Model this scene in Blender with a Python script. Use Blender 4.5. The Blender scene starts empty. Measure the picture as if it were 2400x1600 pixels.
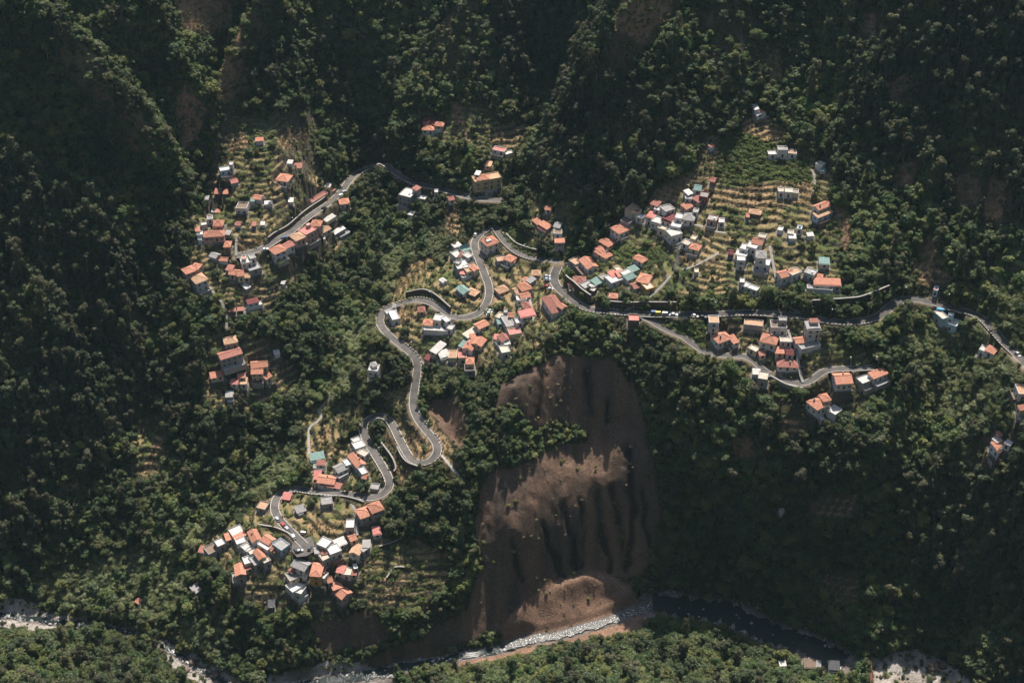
import bpy, bmesh, math, random
import numpy as np
from mathutils import Vector, Matrix

# ------------------------------------------------------------------ scene, camera, light
SC = bpy.context.scene
COL = SC.collection
R = random.Random(7)
RNG = np.random.default_rng(11)

CAM_Z = 600.0
PITCH = math.radians(38.0)
TANH = math.tan(math.radians(20.0))
cam_d = bpy.data.cameras.new("camera")
cam = bpy.data.objects.new("camera", cam_d)
COL.objects.link(cam)
cam.location = (0, 0, CAM_Z)
cam.rotation_euler = (math.radians(90) - PITCH, 0, 0)
cam_d.sensor_width = 36
cam_d.lens = 18 / TANH
cam_d.clip_start = 1
cam_d.clip_end = 12000
SC.camera = cam

SUN_EL, SUN_AZ = math.radians(57), math.radians(10)      # azimuth measured from +Y towards +X
world = bpy.data.worlds.new("World")
SC.world = world
world.use_nodes = True
wn = world.node_tree.nodes
sky = wn.new("ShaderNodeTexSky")
sky.sky_type = 'NISHITA'
sky.sun_disc = False
sky.sun_elevation = SUN_EL
sky.sun_rotation = SUN_AZ
sky.altitude = 900
sky.dust_density = 2.5
sky.ozone_density = 0.6
world.node_tree.links.new(sky.outputs[0], wn["Background"].inputs[0])
wn["Background"].inputs[1].default_value = 0.105
sd = Vector((math.sin(SUN_AZ) * math.cos(SUN_EL), math.cos(SUN_AZ) * math.cos(SUN_EL), math.sin(SUN_EL)))
sun_d = bpy.data.lights.new("sun", 'SUN')
sun_d.energy = 5.0
sun_d.angle = math.radians(0.5)
sun_d.color = (1.0, 0.93, 0.84)
sun = bpy.data.objects.new("sun", sun_d)
COL.objects.link(sun)
sun.location = sd * 2000
sun.rotation_euler = (-sd).to_track_quat('-Z', 'Y').to_euler()
SC.view_settings.view_transform = 'Standard'
SC.view_settings.look = 'None'
SC.view_settings.exposure = 0.56
SC.view_settings.gamma = 1.0
SC.cycles.max_bounces = 5
SC.cycles.diffuse_bounces = 2
SC.cycles.transmission_bounces = 3
SC.cycles.transparent_max_bounces = 4
SC.cycles.volume_bounces = 0

# ------------------------------------------------------------------ photograph pixel <-> world
CP, SP = math.cos(PITCH), math.sin(PITCH)
def ray(u, v):
    u = np.asarray(u, float); v = np.asarray(v, float)
    xn = (u - 1200) / 1200 * TANH
    yn = (800 - v) / 1200 * TANH
    return np.stack([xn, CP + yn * SP, -SP + yn * CP], -1)
def px(x, y, z):
    dz = np.asarray(z, float) - CAM_Z
    f = y * CP - dz * SP
    f = np.maximum(f, 1.0)
    return 1200 + x / f / TANH * 1200, 800 - (y * SP + dz * CP) / f / TANH * 1200
def at_z(u, v, z):
    d = ray(u, v)
    t = (CAM_Z - z) / (-d[..., 2])
    return d[..., 0] * t, d[..., 1] * t
S = 2400 / 2352.0        # the zoomed overview to photograph pixels

def vnoise(x, y, seed=0):
    r = np.random.default_rng(1000 + seed).random((256, 256))
    xi = np.floor(x).astype(int); yi = np.floor(y).astype(int)
    fx = x - xi; fy = y - yi
    fx = fx * fx * (3 - 2 * fx); fy = fy * fy * (3 - 2 * fy)
    a = r[xi & 255, yi & 255]; b = r[(xi + 1) & 255, yi & 255]
    c = r[xi & 255, (yi + 1) & 255]; d = r[(xi + 1) & 255, (yi + 1) & 255]
    return (a * (1 - fx) + b * fx) * (1 - fy) + (c * (1 - fx) + d * fx) * fy
def fbm(x, y, s, seed=0, n=4):
    t = 0; a = 1; tot = 0
    for i in range(n):
        t = t + a * vnoise(x / s + 13.7 * i, y / s + 7.1 * i, seed + i); tot += a
        a *= 0.5; s *= 0.5
    return t / tot * 2 - 1

# ------------------------------------------------------------------ the terrain
CPTS = []
def prof(u, v0, z0, segs):
    x, y = at_z(u * S, v0 * S, z0)
    CPTS.append((float(x), float(y), z0))
    yc, zc = float(y), z0
    for v, s in segs:
        d = ray(u * S, v * S)
        k = d[2] / d[1]                       # z = CAM_Z + k*y on the ray
        y2 = (CAM_Z - zc + s * yc) / (s - k)
        z2 = zc + s * (y2 - yc)
        CPTS.append((float(d[0] / d[1] * y2), float(y2), float(z2)))
        yc, zc = y2, z2
def pts(*l):
    for u, v, z in l:
        x, y = at_z(u * S, v * S, z)
        CPTS.append((float(x), float(y), float(z)))

# left mountain
prof(-150, 1400, -2, [(1200, 1.35), (900, 1.15), (600, 1.2), (300, 1.22), (0, 1.25), (-300, 1.0)])
prof(100, 1400, -2, [(1300, .45), (1200, 1.6), (900, 1.1), (600, 1.14), (300, 1.2), (0, 1.25), (-300, 1.0)])
prof(350, 1230, 25, [(1080, .6), (900, .95), (600, 1.02), (300, 1.05), (0, 1.2), (-300, 1.0)])
# left hamlet and the slope over it
prof(500, 1160, 38, [(960, .9), (820, .75), (700, .7), (600, .55), (480, .45), (360, .5), (250, .6), (110, 1.05), (0, 1.3), (-300, 1.0)])
prof(640, 1010, 52, [(900, .9), (780, .9), (640, .8), (540, .7), (420, .5), (330, .5), (240, .55), (110, 1.05), (0, 1.35), (-300, 1.0)])
# ravine between the hamlets
pts((850, 430, 106), (830, 560, 94), (800, 660, 84), (770, 760, 75), (700, 900, 62), (600, 1050, 48), (480, 1170, 38), (300, 1270, 20), (130, 1350, 4))
pts((60, 1420, -5), (200, 1440, -4), (290, 1460, -4), (440, 1540, -4), (520, 1570, -3), (650, 1585, -2), (900, 1560, -1), (1000, 1530, 0), (1150, 1495, 1), (1300, 1455, 3), (1480, 1395, 6), (1600, 1395, 7), (1750, 1440, 7), (1880, 1500, 7), (2000, 1530, 7), (2120, 1545, 9))
# gorge at the back and its dark far side
prof(850, 400, 112, [(300, 1.4), (150, 1.45), (0, 1.45), (-300, 1.1)])
prof(720, 400, 128, [(250, .65), (160, 1.2), (0, 1.45), (-300, 1.1)])
# hairpin spur
prof(950, 1150, 60, [(1230, .6), (1400, .72), (1470, 1.7)])
prof(1040, 1160, 62, [(1250, .75), (1370, .9), (1430, 2.0)])
prof(860, 1170, 56, [(1280, .5), (1400, .65), (1480, 1.5)])
pts((800, 1500, 5))
pts((710, 1280, 47), (640, 1180, 50), (600, 1280, 42), (500, 1230, 40), (560, 1350, 34), (450, 1340, 24), (740, 1400, 28), (640, 1420, 23), (560, 1500, 4), (700, 1540, 2), (380, 1400, 6))
pts((740, 1150, 54), (900, 1140, 58), (820, 1160, 56), (890, 1040, 64), (850, 970, 68), (900, 980, 69), (950, 1080, 73), (1010, 1080, 75), (1020, 1020, 78), (960, 950, 82), (970, 900, 85), (970, 830, 92))
pts((760, 950, 62), (720, 1050, 55), (690, 1130, 50), (800, 1060, 60))
pts((890, 750, 100), (950, 700, 104), (1110, 740, 108), (1140, 680, 112), (1110, 590, 117), (1150, 520, 121), (1310, 610, 127), (1230, 590, 124), (1370, 705, 131), (1290, 650, 127), (1280, 760, 124), (1040, 740, 106), (960, 680, 108), (1020, 640, 113))
pts((1000, 800, 98), (1080, 830, 100), (1160, 780, 109), (1090, 900, 92), (860, 850, 86), (800, 900, 74), (1050, 1000, 80), (1060, 1090, 76))
# rear village gully and the spur with the yellow house
pts((900, 620, 98), (1000, 560, 111), (1190, 480, 120), (1060, 510, 118), (960, 430, 121), (1100, 455, 127), (1170, 462, 126), (870, 385, 118), (930, 500, 112), (820, 410, 117))
prof(1100, 440, 130, [(270, .6), (100, .85), (0, 1.0), (-300, .9)])
prof(1000, 400, 132, [(270, .6), (200, .85), (100, .9)])
pts((905, 300, 151), (945, 230, 164), (1010, 120, 182))
# valley right of it, and the main mountain
pts((1260, 310, 146), (1290, 180, 172), (1340, 40, 208))
prof(1400, 560, 140, [(450, .65), (300, 1.15), (150, 1.25), (0, 1.2), (-300, 1.0)])
prof(1500, 600, 142, [(480, .45), (400, .55), (200, .95), (0, 1.05), (-300, .9)])
prof(1620, 735, 137, [(600, .4), (500, .36), (380, .45), (200, .9), (0, 1.0), (-300, .9)])
prof(1830, 725, 141, [(600, .42), (500, .38), (350, .42), (240, .5), (120, .95), (0, 1.1), (-300, 1.0)])
prof(2100, 690, 144, [(500, .7), (300, .92), (0, 1.15), (-300, 1.0)])
prof(2350, 780, 149, [(600, .65), (450, .85), (300, .92), (0, 1.12), (-300, 1.0)])
prof(2600, 820, 175, [(600, .7), (300, .9), (0, 1.0), (-300, .9)])
pts((1500, 728, 134), (1720, 728, 139), (1900, 740, 144), (2040, 712, 144), (2100, 690, 144), (2220, 715, 144), (2290, 760, 147))
# landslide cliff
for u, b, zb, sg in ((1180, 1440, 10, [(1200, 1.95), (1030, .7), (880, 1.6)]), (1230, 1400, 10, [(1170, 1.95), (1020, .65), (860, 1.7)]), (1290, 1350, 13, [(1140, 1.95), (1010, .6), (845, 1.7)]),
                     (1370, 1325, 15, [(1095, 1.95), (990, .5), (835, 1.75)]), (1430, 1335, 12, [(1070, 1.95), (990, .5), (850, 1.8)]), (1480, 1370, 12, [(1060, 1.95), (1000, .6), (890, 1.9)])):
    prof(u, b, zb, sg)
pts((1300, 805, 117), (1200, 830, 111), (1420, 815, 120), (1330, 1400, 8), (1240, 1430, 6), (1420, 1380, 8))
pts((1150, 1440, 9), (1500, 1385, 9))
# right-hand cliff below the lower houses
prof(1620, 1385, 9, [(1200, 2.2), (1000, 2.1), (880, 1.2), (790, .6)])
prof(1780, 1440, 9, [(1330, 2.0), (1150, 1.9), (960, 1.8), (860, .55), (760, .55)])
prof(2000, 1500, 9, [(1400, 1.1), (1180, 1.75), (1010, 1.55), (890, .7), (745, .55)])
prof(2200, 1505, 14, [(1300, 1.25), (1120, 1.7), (960, .95), (860, .65), (725, .5)])
prof(2400, 1600, 41, [(1300, 1.5), (1080, 1.2), (950, .7), (830, .5)])
prof(2600, 1600, 70, [(1300, 1.4), (1050, 1.0), (840, .6)])
# near bank
pts((1100, 1560, 12), (1100, 1600, 30), (1400, 1520, 16), (1400, 1600, 50), (1250, 1600, 44), (1600, 1500, 16), (1600, 1600, 46), (1800, 1540, 12), (1850, 1600, 24), (2020, 1580, 10), (2200, 1590, 16))
pts((100, 1500, 10), (100, 1600, 42), (300, 1520, 8), (300, 1600, 38), (420, 1600, 12), (-150, 1500, 14), (-150, 1600, 50), (700, 1640, 4), (900, 1610, 2))
# outside the frame: the mountain goes on up behind, and the near wall rises to the lookout
for x in (-1600, -900, -450, -150, 150, 450, 900, 1600):
    CPTS += [(x, 1150, 500 + 50 * math.sin(x * .006)), (x, 1700, 820 + 90 * math.sin(x * .004 + 1)), (x, 2600, 1150)]
    CPTS += [(x, 330, 150 if abs(x) < 700 else 260), (x, 180, 340), (x, 40, 520), (x, -30, 592), (x, -400, 640), (x, -1500, 700)]
for x, s in ((-800, 1), (800, 1), (-1600, 2), (1600, 2)):
    CPTS += [(x, 560, 190 * s), (x, 800, 330 * s)]
CPTS = np.array(CPTS)

def rbf_fit(P):
    n = len(P)
    d = np.hypot(P[:, None, 0] - P[None, :, 0], P[:, None, 1] - P[None, :, 1])
    A = np.zeros((n + 3, n + 3))
    A[:n, :n] = d - np.eye(n) * 1.5
    A[:n, n] = A[n, :n] = 1
    A[:n, n + 1] = A[n + 1, :n] = P[:, 0]
    A[:n, n + 2] = A[n + 2, :n] = P[:, 1]
    b = np.concatenate([P[:, 2], np.zeros(3)])
    return np.linalg.solve(A, b)
W = rbf_fit(CPTS)
def rbf(x, y):
    sh = x.shape
    x = x.ravel(); y = y.ravel()
    out = np.empty_like(x)
    for i in range(0, len(x), 20000):
        xs, ys = x[i:i + 20000], y[i:i + 20000]
        d = np.hypot(xs[:, None] - CPTS[None, :, 0], ys[:, None] - CPTS[None, :, 1])
        out[i:i + 20000] = d @ W[:-3] + W[-3] + W[-2] * xs + W[-1] * ys
    return out.reshape(sh)

def axis(lo, hi, step, far0, far1):
    a = list(np.arange(lo, hi + step / 2, step))
    s = step; p = lo; left = []
    while p > far0:
        s *= 1.25; p -= s; left.append(p)
    s = step; p = hi; right = []
    while p < far1:
        s *= 1.25; p += s; right.append(p)
    return np.array(left[::-1] + a + right)
STEP = 0.8
XS = axis(-330, 380, STEP, -3500, 3500)
YS = axis(436, 930, STEP, -2000, 4200)
GX, GY = np.meshgrid(XS, YS, indexing='ij')
HB = rbf(GX, GY)
inner = (GX > -400) & (GX < 450) & (GY > 380) & (GY < 980)
IX0 = int(np.searchsorted(XS, -330)); IY0 = int(np.searchsorted(YS, 436))
NIX = int(round((380 + 330) / STEP)) + 1; NIY = int(round((930 - 436) / STEP)) + 1

def hsample(H, x, y):
    x = np.asarray(x, float); y = np.asarray(y, float)
    i = np.clip(np.searchsorted(XS, x) - 1, 0, len(XS) - 2)
    j = np.clip(np.searchsorted(YS, y) - 1, 0, len(YS) - 2)
    fx = np.clip((x - XS[i]) / (XS[i + 1] - XS[i]), 0, 1); fy = np.clip((y - YS[j]) / (YS[j + 1] - YS[j]), 0, 1)
    return (H[i, j] * (1 - fx) + H[i + 1, j] * fx) * (1 - fy) + (H[i, j + 1] * (1 - fx) + H[i + 1, j + 1] * fx) * fy
def cast(H, u, v, lift=0.0):
    """first point where the sight line through a photograph pixel meets the ground (raised by lift)"""
    d = ray(u, v)
    d = d / np.linalg.norm(d, axis=-1, keepdims=True)
    n = d.shape[0]
    t0 = np.full(n, 480.0); hit = np.zeros(n, bool); T = np.full(n, 900.0)
    for t in np.arange(480, 1500, 1.5):
        p = d * t
        z = p[:, 2] + CAM_Z
        below = (z <= hsample(H, p[:, 0], p[:, 1]) + lift) & ~hit
        T[below] = t; hit |= below
    lo = T - 1.5; hi = T.copy()
    for _ in range(8):
        m = (lo + hi) / 2
        p = d * m[:, None]
        b = p[:, 2] + CAM_Z <= hsample(H, p[:, 0], p[:, 1]) + lift
        hi = np.where(b, m, hi); lo = np.where(b, lo, m)
    p = d * hi[:, None]
    return p[:, 0], p[:, 1], p[:, 2] + CAM_Z
# ------------------------------------------------------------------ roads: polylines read in the zoomed crops (origin + px / 3.92)
Z = 600 / 2352.0
ORI = dict(A=(400, 220), B=(400, 560), C=(880, 220), D=(880, 500), E=(1380, 380), F=(1600, 220), G=(1600, 560), H=(1800, 660),
           I=(420, 1080), J=(640, 900), K=(0, 1200), L=(600, 1200), M=(1680, 1200), N=(1800, 900))
def cr(k, *p):
    ox, oy = ORI[k]
    return [(ox + x * Z, oy + y * Z) for x, y in p]
MAIN = cr('H', (2420, 800), (2352, 740), (2270, 650), (2150, 540), (2060, 440), (1990, 350), (1900, 290), (1750, 255), (1600, 215), (1450, 175), (1330, 155)) \
    + cr('G', (2010, 555), (1930, 600), (1830, 700), (1750, 740), (1600, 765), (1450, 770), (1300, 750), (1100, 705), (900, 690), (700, 680), (570, 675), (400, 690), (150, 700)) \
    + cr('E', (560, 1400), (400, 1390), (200, 1375), (60, 1365)) \
    + cr('D', (2300, 915), (2100, 900), (1960, 885), (1880, 850), (1790, 780), (1700, 710), (1640, 640), (1640, 570), (1680, 480), (1690, 430))
LOOP = cr('D', (1690, 430), (1600, 430), (1450, 420), (1330, 380), (1230, 310), (1150, 210), (1100, 125), (1060, 130), (960, 190), (900, 270), (930, 380), (980, 500),
          (1010, 580), (1040, 650), (1050, 740), (1020, 830), (960, 910), (880, 950), (780, 965), (690, 945), (600, 880), (530, 830), (440, 800), (330, 800), (230, 830), (130, 865),
          (60, 920), (35, 980), (60, 1060), (130, 1130), (220, 1200), (300, 1260), (365, 1320), (390, 1400)) \
    + cr('J', (1305, 20), (1290, 120), (1285, 220), (1330, 330), (1420, 440), (1500, 530), (1515, 620), (1460, 700), (1360, 735), (1270, 700), (1210, 600), (1150, 480),
         (1090, 350), (1020, 285), (940, 285), (860, 330), (820, 400), (840, 480), (890, 570), (960, 680), (1020, 780), (1070, 870), (1070, 950), (1000, 1020), (900, 1050), (800, 1030),
         (650, 1005), (500, 1000), (380, 990), (250, 965), (150, 965), (60, 1010), (20, 1070), (10, 1150), (40, 1220), (100, 1290), (170, 1360), (240, 1430), (290, 1480))
UPPER = cr('C', (1160, 975), (1050, 972), (950, 965), (860, 950), (780, 930), (700, 905), (560, 870), (430, 840), (330, 810), (230, 770), (160, 700), (100, 660), (20, 660)) \
    + cr('A', (1880, 665), (1780, 680), (1690, 740), (1620, 830), (1540, 930), (1430, 1020), (1300, 1110), (1180, 1200), (1050, 1310), (920, 1390), (800, 1440), (680, 1470), (600, 1490))
LANE = cr('E', (470, 1405), (560, 1450), (680, 1530)) + cr('G', (0, 890), (60, 940), (140, 1000), (220, 1050), (330, 1065), (450, 1070), (560, 1070), (650, 1110), (720, 1190), (830, 1260), (950, 1310), (1100, 1335), (1190, 1300), (1260, 1230),
          (1330, 1200), (1480, 1190), (1600, 1190), (1750, 1180))
PATHS = [cr('G', (800, 60), (830, 230), (860, 360), (880, 470), (890, 570), (1000, 640), (1080, 665)),
         cr('G', (970, 830), (990, 900), (1040, 1000), (1060, 1100), (1075, 1220), (1105, 1320)),
         cr('E', (860, 600), (990, 570), (1060, 600), (1150, 635), (1260, 650)),
         cr('E', (860, 985), (930, 970), (1060, 910), (1200, 830)),
         cr('B', (350, 440), (420, 520), (475, 585), (500, 660), (515, 720), (515, 830)),
         cr('F', (1180, 690), (1215, 740), (1215, 830), (1200, 900)),
         cr('J', (590, 0), (540, 80), (490, 170), (400, 235), (455, 290), (400, 350), (330, 390), (325, 500), (330, 640)),
         cr('J', (680, 1030), (740, 1130), (770, 1180), (770, 1280), (775, 1390)),
         cr('J', (1545, 650), (1620, 740), (1690, 820), (1740, 880)),
         cr('E', (340, 1360), (450, 1300), (560, 1240), (680, 1130), (760, 1030)),
         cr('D', (1460, 990), (1420, 800), (1410, 690), (1440, 620), (1500, 575)),
         cr('A', (600, 1490), (600, 1400), (610, 1290)),
         cr('G', (1600, 640), (1670, 600), (1700, 540))]

def resample(P, step=1.0):
    P = np.array(P, float)
    for _ in range(2):                                   # corner cutting
        Q = [P[0]]
        for a, b in zip(P[:-1], P[1:]):
            Q += [a * .75 + b * .25, a * .25 + b * .75]
        Q.append(P[-1]); P = np.array(Q)
    d = np.concatenate([[0], np.cumsum(np.hypot(*np.diff(P[:, :2], axis=0).T))])
    s = np.linspace(0, d[-1], max(2, int(d[-1] / step)))
    return np.stack([np.interp(s, d, P[:, k]) for k in range(P.shape[1])], -1)
def smooth(a, n):
    k = np.hanning(2 * n + 3); k /= k.sum()
    return np.convolve(np.pad(a, n + 1, mode='edge'), k, 'valid')
def road_line(P, sm=14):
    P = np.array(P)
    x, y, z = cast(HB, P[:, 0], P[:, 1])
    L = resample(np.stack([x, y], -1))
    zz = smooth(hsample(HB, L[:, 0], L[:, 1]), sm)
    return np.column_stack([L, zz])
ROADS = [('main', road_line(MAIN), 2.5), ('loop', road_line(LOOP, 10), 2.2), ('upper', road_line(UPPER), 2.3), ('lane', road_line(LANE, 8), 1.9)]
PATHL = [road_line(p, 3) for p in PATHS]
PLAZA = cr('I', (1040, 760), (1090, 690), (1150, 690), (1220, 690), (1245, 750), (1240, 830), (1170, 870), (1080, 880), (1030, 820))

# ------------------------------------------------------------------ what covers the ground, by areas outlined in the photograph
CW, CH = 1600, 1200                                     # 2-px cells, 400 px of margin all round
cover = np.zeros((CW, CH), np.int16)
UU, VV = np.meshgrid(np.arange(CW) * 2 - 400 + 1, np.arange(CH) * 2 - 400 + 1, indexing='ij')
def inpoly(P, x, y):
    c = np.zeros(x.shape, bool)
    for (x1, y1), (x2, y2) in zip(P, P[1:] + P[:1]):
        if y1 == y2: continue
        c ^= ((y1 > y) != (y2 > y)) & (x < (x2 - x1) * (y - y1) / (y2 - y1) + x1)
    return c
F_, E_, G_, D_, V_, B_, S_, R_, C_, H_, L_, O_ = range(12)
def paint(k, *P):
    P = [(a * S, b * S) for a, b in P]
    i0 = max(0, int((min(p[0] for p in P) + 400) / 2)); i1 = min(CW, int((max(p[0] for p in P) + 400) / 2) + 2)
    j0 = max(0, int((min(p[1] for p in P) + 400) / 2)); j1 = min(CH, int((max(p[1] for p in P) + 400) / 2) + 2)
    m = inpoly(P, UU[i0:i1, j0:j1], VV[i0:i1, j0:j1])
    cover[i0:i1, j0:j1][m] = k
paint(E_, (-400, 250), (60, 380), (200, 450), (330, 620), (330, 900), (250, 1100), (130, 1300), (-400, 1320))
paint(E_, (1400, 150), (1560, 120), (1600, 300), (1450, 470), (1330, 480), (1230, 420), (1260, 300))
paint(E_, (2050, 1050), (2600, 1030), (2600, 1400), (2250, 1400), (2080, 1350))
paint(E_, (1850, -300), (2700, -300), (2700, 560), (2250, 520), (2000, 380))
paint(E_, (1130, 0), (1380, -200), (1420, 60), (1300, 260), (1150, 200))
paint(H_, (1000, 70), (1060, 20), (1110, 0), (1100, 170), (1030, 210), (990, 150))
paint(H_, (1420, -100), (1560, -100), (1560, 40), (1470, 140), (1390, 130))
paint(H_, (1600, -100), (1820, -100), (1760, 160), (1640, 230))
paint(H_, (120, 130), (250, 200), (400, 380), (370, 420), (230, 320))
paint(H_, (560, 60), (620, 60), (560, 260), (490, 260))
paint(H_, (1480, 200), (1560, 220), (1500, 330), (1400, 400), (1410, 300))
for P in (((560, 1190), (600, 1080), (660, 1000), (700, 990), (690, 1080), (640, 1120), (590, 1200)), ((380, 1260), (500, 1190), (560, 1140), (600, 1150), (520, 1215), (430, 1270)),
          ((60, 1335), (190, 1285), (330, 1245), (440, 1325), (390, 1425), (230, 1408), (100, 1375)), ((430, 1430), (560, 1450), (540, 1520), (430, 1480)), ((860, 760), (880, 830), (850, 930), (770, 930), (690, 1010), (660, 1060), (650, 1000), (740, 900), (800, 830)), ((2060, 790), (2130, 745), (2240, 735), (2352, 860), (2380, 1000), (2250, 990), (2170, 900), (2090, 880)), ((930, 560), (1020, 520), (1060, 560), (1000, 620), (940, 690), (890, 690)),
          ((2270, 620), (2420, 580), (2420, 900), (2290, 780), (2270, 700)), ((2120, 760), (2240, 740), (2300, 850), (2330, 900), (2220, 890), (2130, 860)),
          ((880, 590), (960, 540), (1010, 560), (960, 640), (880, 680)), ((1210, 440), (1290, 470), (1270, 540), (1210, 520)), ((790, 740), (850, 690), (860, 790), (790, 820)),
          ((1000, 830), (1060, 840), (1060, 900), (1000, 880)), ((2180, 1070), (2230, 1000), (2240, 1110), (2200, 1140)), ((1075, 500), (1130, 490), (1100, 560), (1060, 550))):
    paint(C_, *P)
for P in (((470, 380), (520, 270), (720, 250), (740, 400), (790, 440), (790, 560), (690, 640), (620, 720), (500, 690), (440, 640), (430, 540)), ((480, 760), (640, 780), (700, 880), (600, 950), (460, 950)),
          ((1400, 560), (1480, 470), (1640, 400), (1900, 360), (1930, 480), (1930, 680), (1680, 680), (1500, 680), (1340, 620)), ((960, 640), (1080, 560), (1290, 600), (1290, 760), (1160, 830), (1000, 850), (900, 760), (880, 700)),
          ((450, 1240), (620, 1130), (720, 1140), (880, 1160), (900, 1250), (880, 1340), (780, 1420), (600, 1400), (520, 1340)), ((1600, 740), (1890, 740), (2050, 850), (1960, 960), (1850, 880), (1720, 860), (1640, 830)),
          ((820, 1000), (690, 1060), (720, 1110), (880, 1120)), ((690, 940), (830, 900), (860, 960), (700, 1050)), ((1215, 460), (1310, 460), (1320, 580), (1220, 560)), ((960, 270), (1110, 240), (1160, 300), (1180, 380), (960, 330)),
          ((870, 900), (940, 880), (960, 1010), (930, 1030), (880, 960)), ((300, 920), (380, 930), (400, 1090), (300, 1110))):
    paint(G_, *P)
for P in (((878, 980), (900, 975), (930, 1030), (950, 1075), (925, 1120), (905, 1080), (885, 1020)), ((965, 960), (990, 1010), (985, 1055), (955, 1065), (930, 1010), (945, 960)),
          ((975, 940), (990, 960), (1040, 1030), (1050, 1080), (1020, 1070), (1015, 1020)), ((1030, 470), (1062, 480), (1050, 550), (1020, 540)), ((1040, 240), (1065, 245), (1060, 310), (1040, 300)),
          ((1130, 290), (1190, 270), (1215, 300), (1180, 345), (1130, 340)), ((1500, 430), (1570, 400), (1640, 395), (1580, 435), (1540, 470), (1480, 455)), ((1650, 430), (1860, 420), (1880, 470), (1700, 480), (1640, 460)),
          ((1560, 565), (1660, 600), (1630, 620), (1550, 600)), ((1700, 280), (1740, 245), (1800, 290), (1800, 320), (1700, 310)), ((1620, 310), (1650, 300), (1640, 400), (1595, 390)), ((355, 990), (378, 995), (350, 1070), (310, 1100)),
          ((520, 300), (570, 305), (570, 345), (525, 345)), ((645, 290), (710, 300), (700, 345), (640, 345)), ((540, 540), (600, 545), (620, 570), (545, 575)), ((710, 1190), (795, 1190), (775, 1235), (705, 1215)),
          ((120, 1130), (180, 1090), (175, 1115), (125, 1140)), ((920, 620), (1010, 575), (1000, 610), (900, 690)), ((705, 1010), (760, 970), (770, 1020), (710, 1050)), ((1350, 985), (1410, 970), (1420, 1020), (1340, 1025)),
          ((900, 705), (1000, 700), (960, 740), (900, 735)), ((1780, 965), (1880, 935), (1870, 985), (1800, 1000)), ((1850, 1140), (1980, 1130), (1975, 1185), (1850, 1185)), ((1885, 1310), (1975, 1310), (1975, 1375), (1930, 1390)),
          ((2090, 590), (2150, 600), (2190, 640), (2150, 665), (2110, 650)), ((2100, 665), (2150, 660), (2170, 690), (2100, 685))):
    paint(D_, *P)
for P in (((860, 1250), (920, 1225), (1040, 1270), (1030, 1330), (960, 1390), (860, 1400), (840, 1340)), ((955, 645), (1040, 695), (1030, 712), (950, 670))):
    paint(S_, *P)
for P in (((1660, 315), (1700, 300), (1850, 350), (1870, 420), (1640, 410), (1640, 380)), ((1405, 560), (1520, 560), (1540, 600), (1430, 620)), ((1145, 525), (1180, 515), (1240, 572), (1215, 582), (1160, 562)), ((1510, 735), (1625, 745), (1625, 800), (1540, 770))):
    paint(V_, *P)
for P in (((1150, 880), (1200, 850), (1290, 815), (1400, 825), (1440, 870), (1470, 900), (1480, 1000), (1510, 1100), (1520, 1200), (1490, 1300), (1450, 1335), (1310, 1310), (1240, 1350), (1160, 1440), (1000, 1500), (800, 1530), (960, 1470), (1070, 1400),
           (1110, 1300), (1090, 1200), (1110, 1110), (1160, 1040), (1130, 980)), ((985, 910), (1050, 895), (1075, 950), (1060, 1030), (1040, 1010), (985, 950)),
          ((2240, 1000), (2330, 1010), (2300, 1070)), ((700, 1430), (860, 1400), (900, 1470), (760, 1500))):
    paint(B_, *P)
paint(F_, (1150, 930), (1190, 930), (1230, 985), (1290, 965), (1350, 990), (1350, 1010), (1260, 1045), (1170, 1080), (1120, 1080), (1135, 1000))
paint(L_, (1150, 1440), (1240, 1350), (1300, 1320), (1370, 1315), (1440, 1340), (1485, 1380), (1515, 1400), (1480, 1440), (1330, 1470), (1160, 1490))
paint(L_, (1080, 1510), (1160, 1480), (1240, 1490), (1120, 1520), (1040, 1540))
for P in (((-100, 1400), (70, 1378), (110, 1405), (195, 1410), (205, 1440), (60, 1445), (-100, 1440)), ((260, 1440), (310, 1428), (320, 1460), (280, 1462)), ((380, 1490), (430, 1490), (520, 1540), (600, 1590), (480, 1590), (390, 1520)),
          ((600, 1600), (620, 1545), (770, 1515), (900, 1530), (910, 1600)), ((2005, 1512), (2100, 1488), (2200, 1525), (2240, 1590), (2000, 1590))):
    paint(R_, *P)

for P in (((2030, 190), (2080, 160), (2100, 190), (2050, 235)), ((2055, 380), (2110, 370), (2100, 430), (2060, 430)), ((2195, 380), (2245, 390), (2240, 470), (2205, 480)), ((2270, 400), (2312, 420), (2300, 510), (2262, 500)),
          ((395, -20), (460, -30), (535, 10), (530, 60), (480, 90), (420, 60)), ((1400, 120), (1430, 40), (1500, -30), (1560, -20), (1490, 110), (1420, 150)), ((400, 190), (440, 205), (475, 275), (450, 300), (400, 280)),
          ((500, 270), (535, 140), (560, 150), (540, 250)), ((1925, 470), (1960, 500), (1950, 580), (1930, 570)), ((1980, 30), (2015, 30), (2010, 90), (1990, 80)), ((2110, 560), (2140, 540), (2160, 600), (2120, 610)), ((1755, 100), (1800, 110), (1790, 180), (1765, 170)),
          ((1680, 1010), (1720, 990), (1740, 1050), (1690, 1060))):
    paint(O_, *P)

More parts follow.
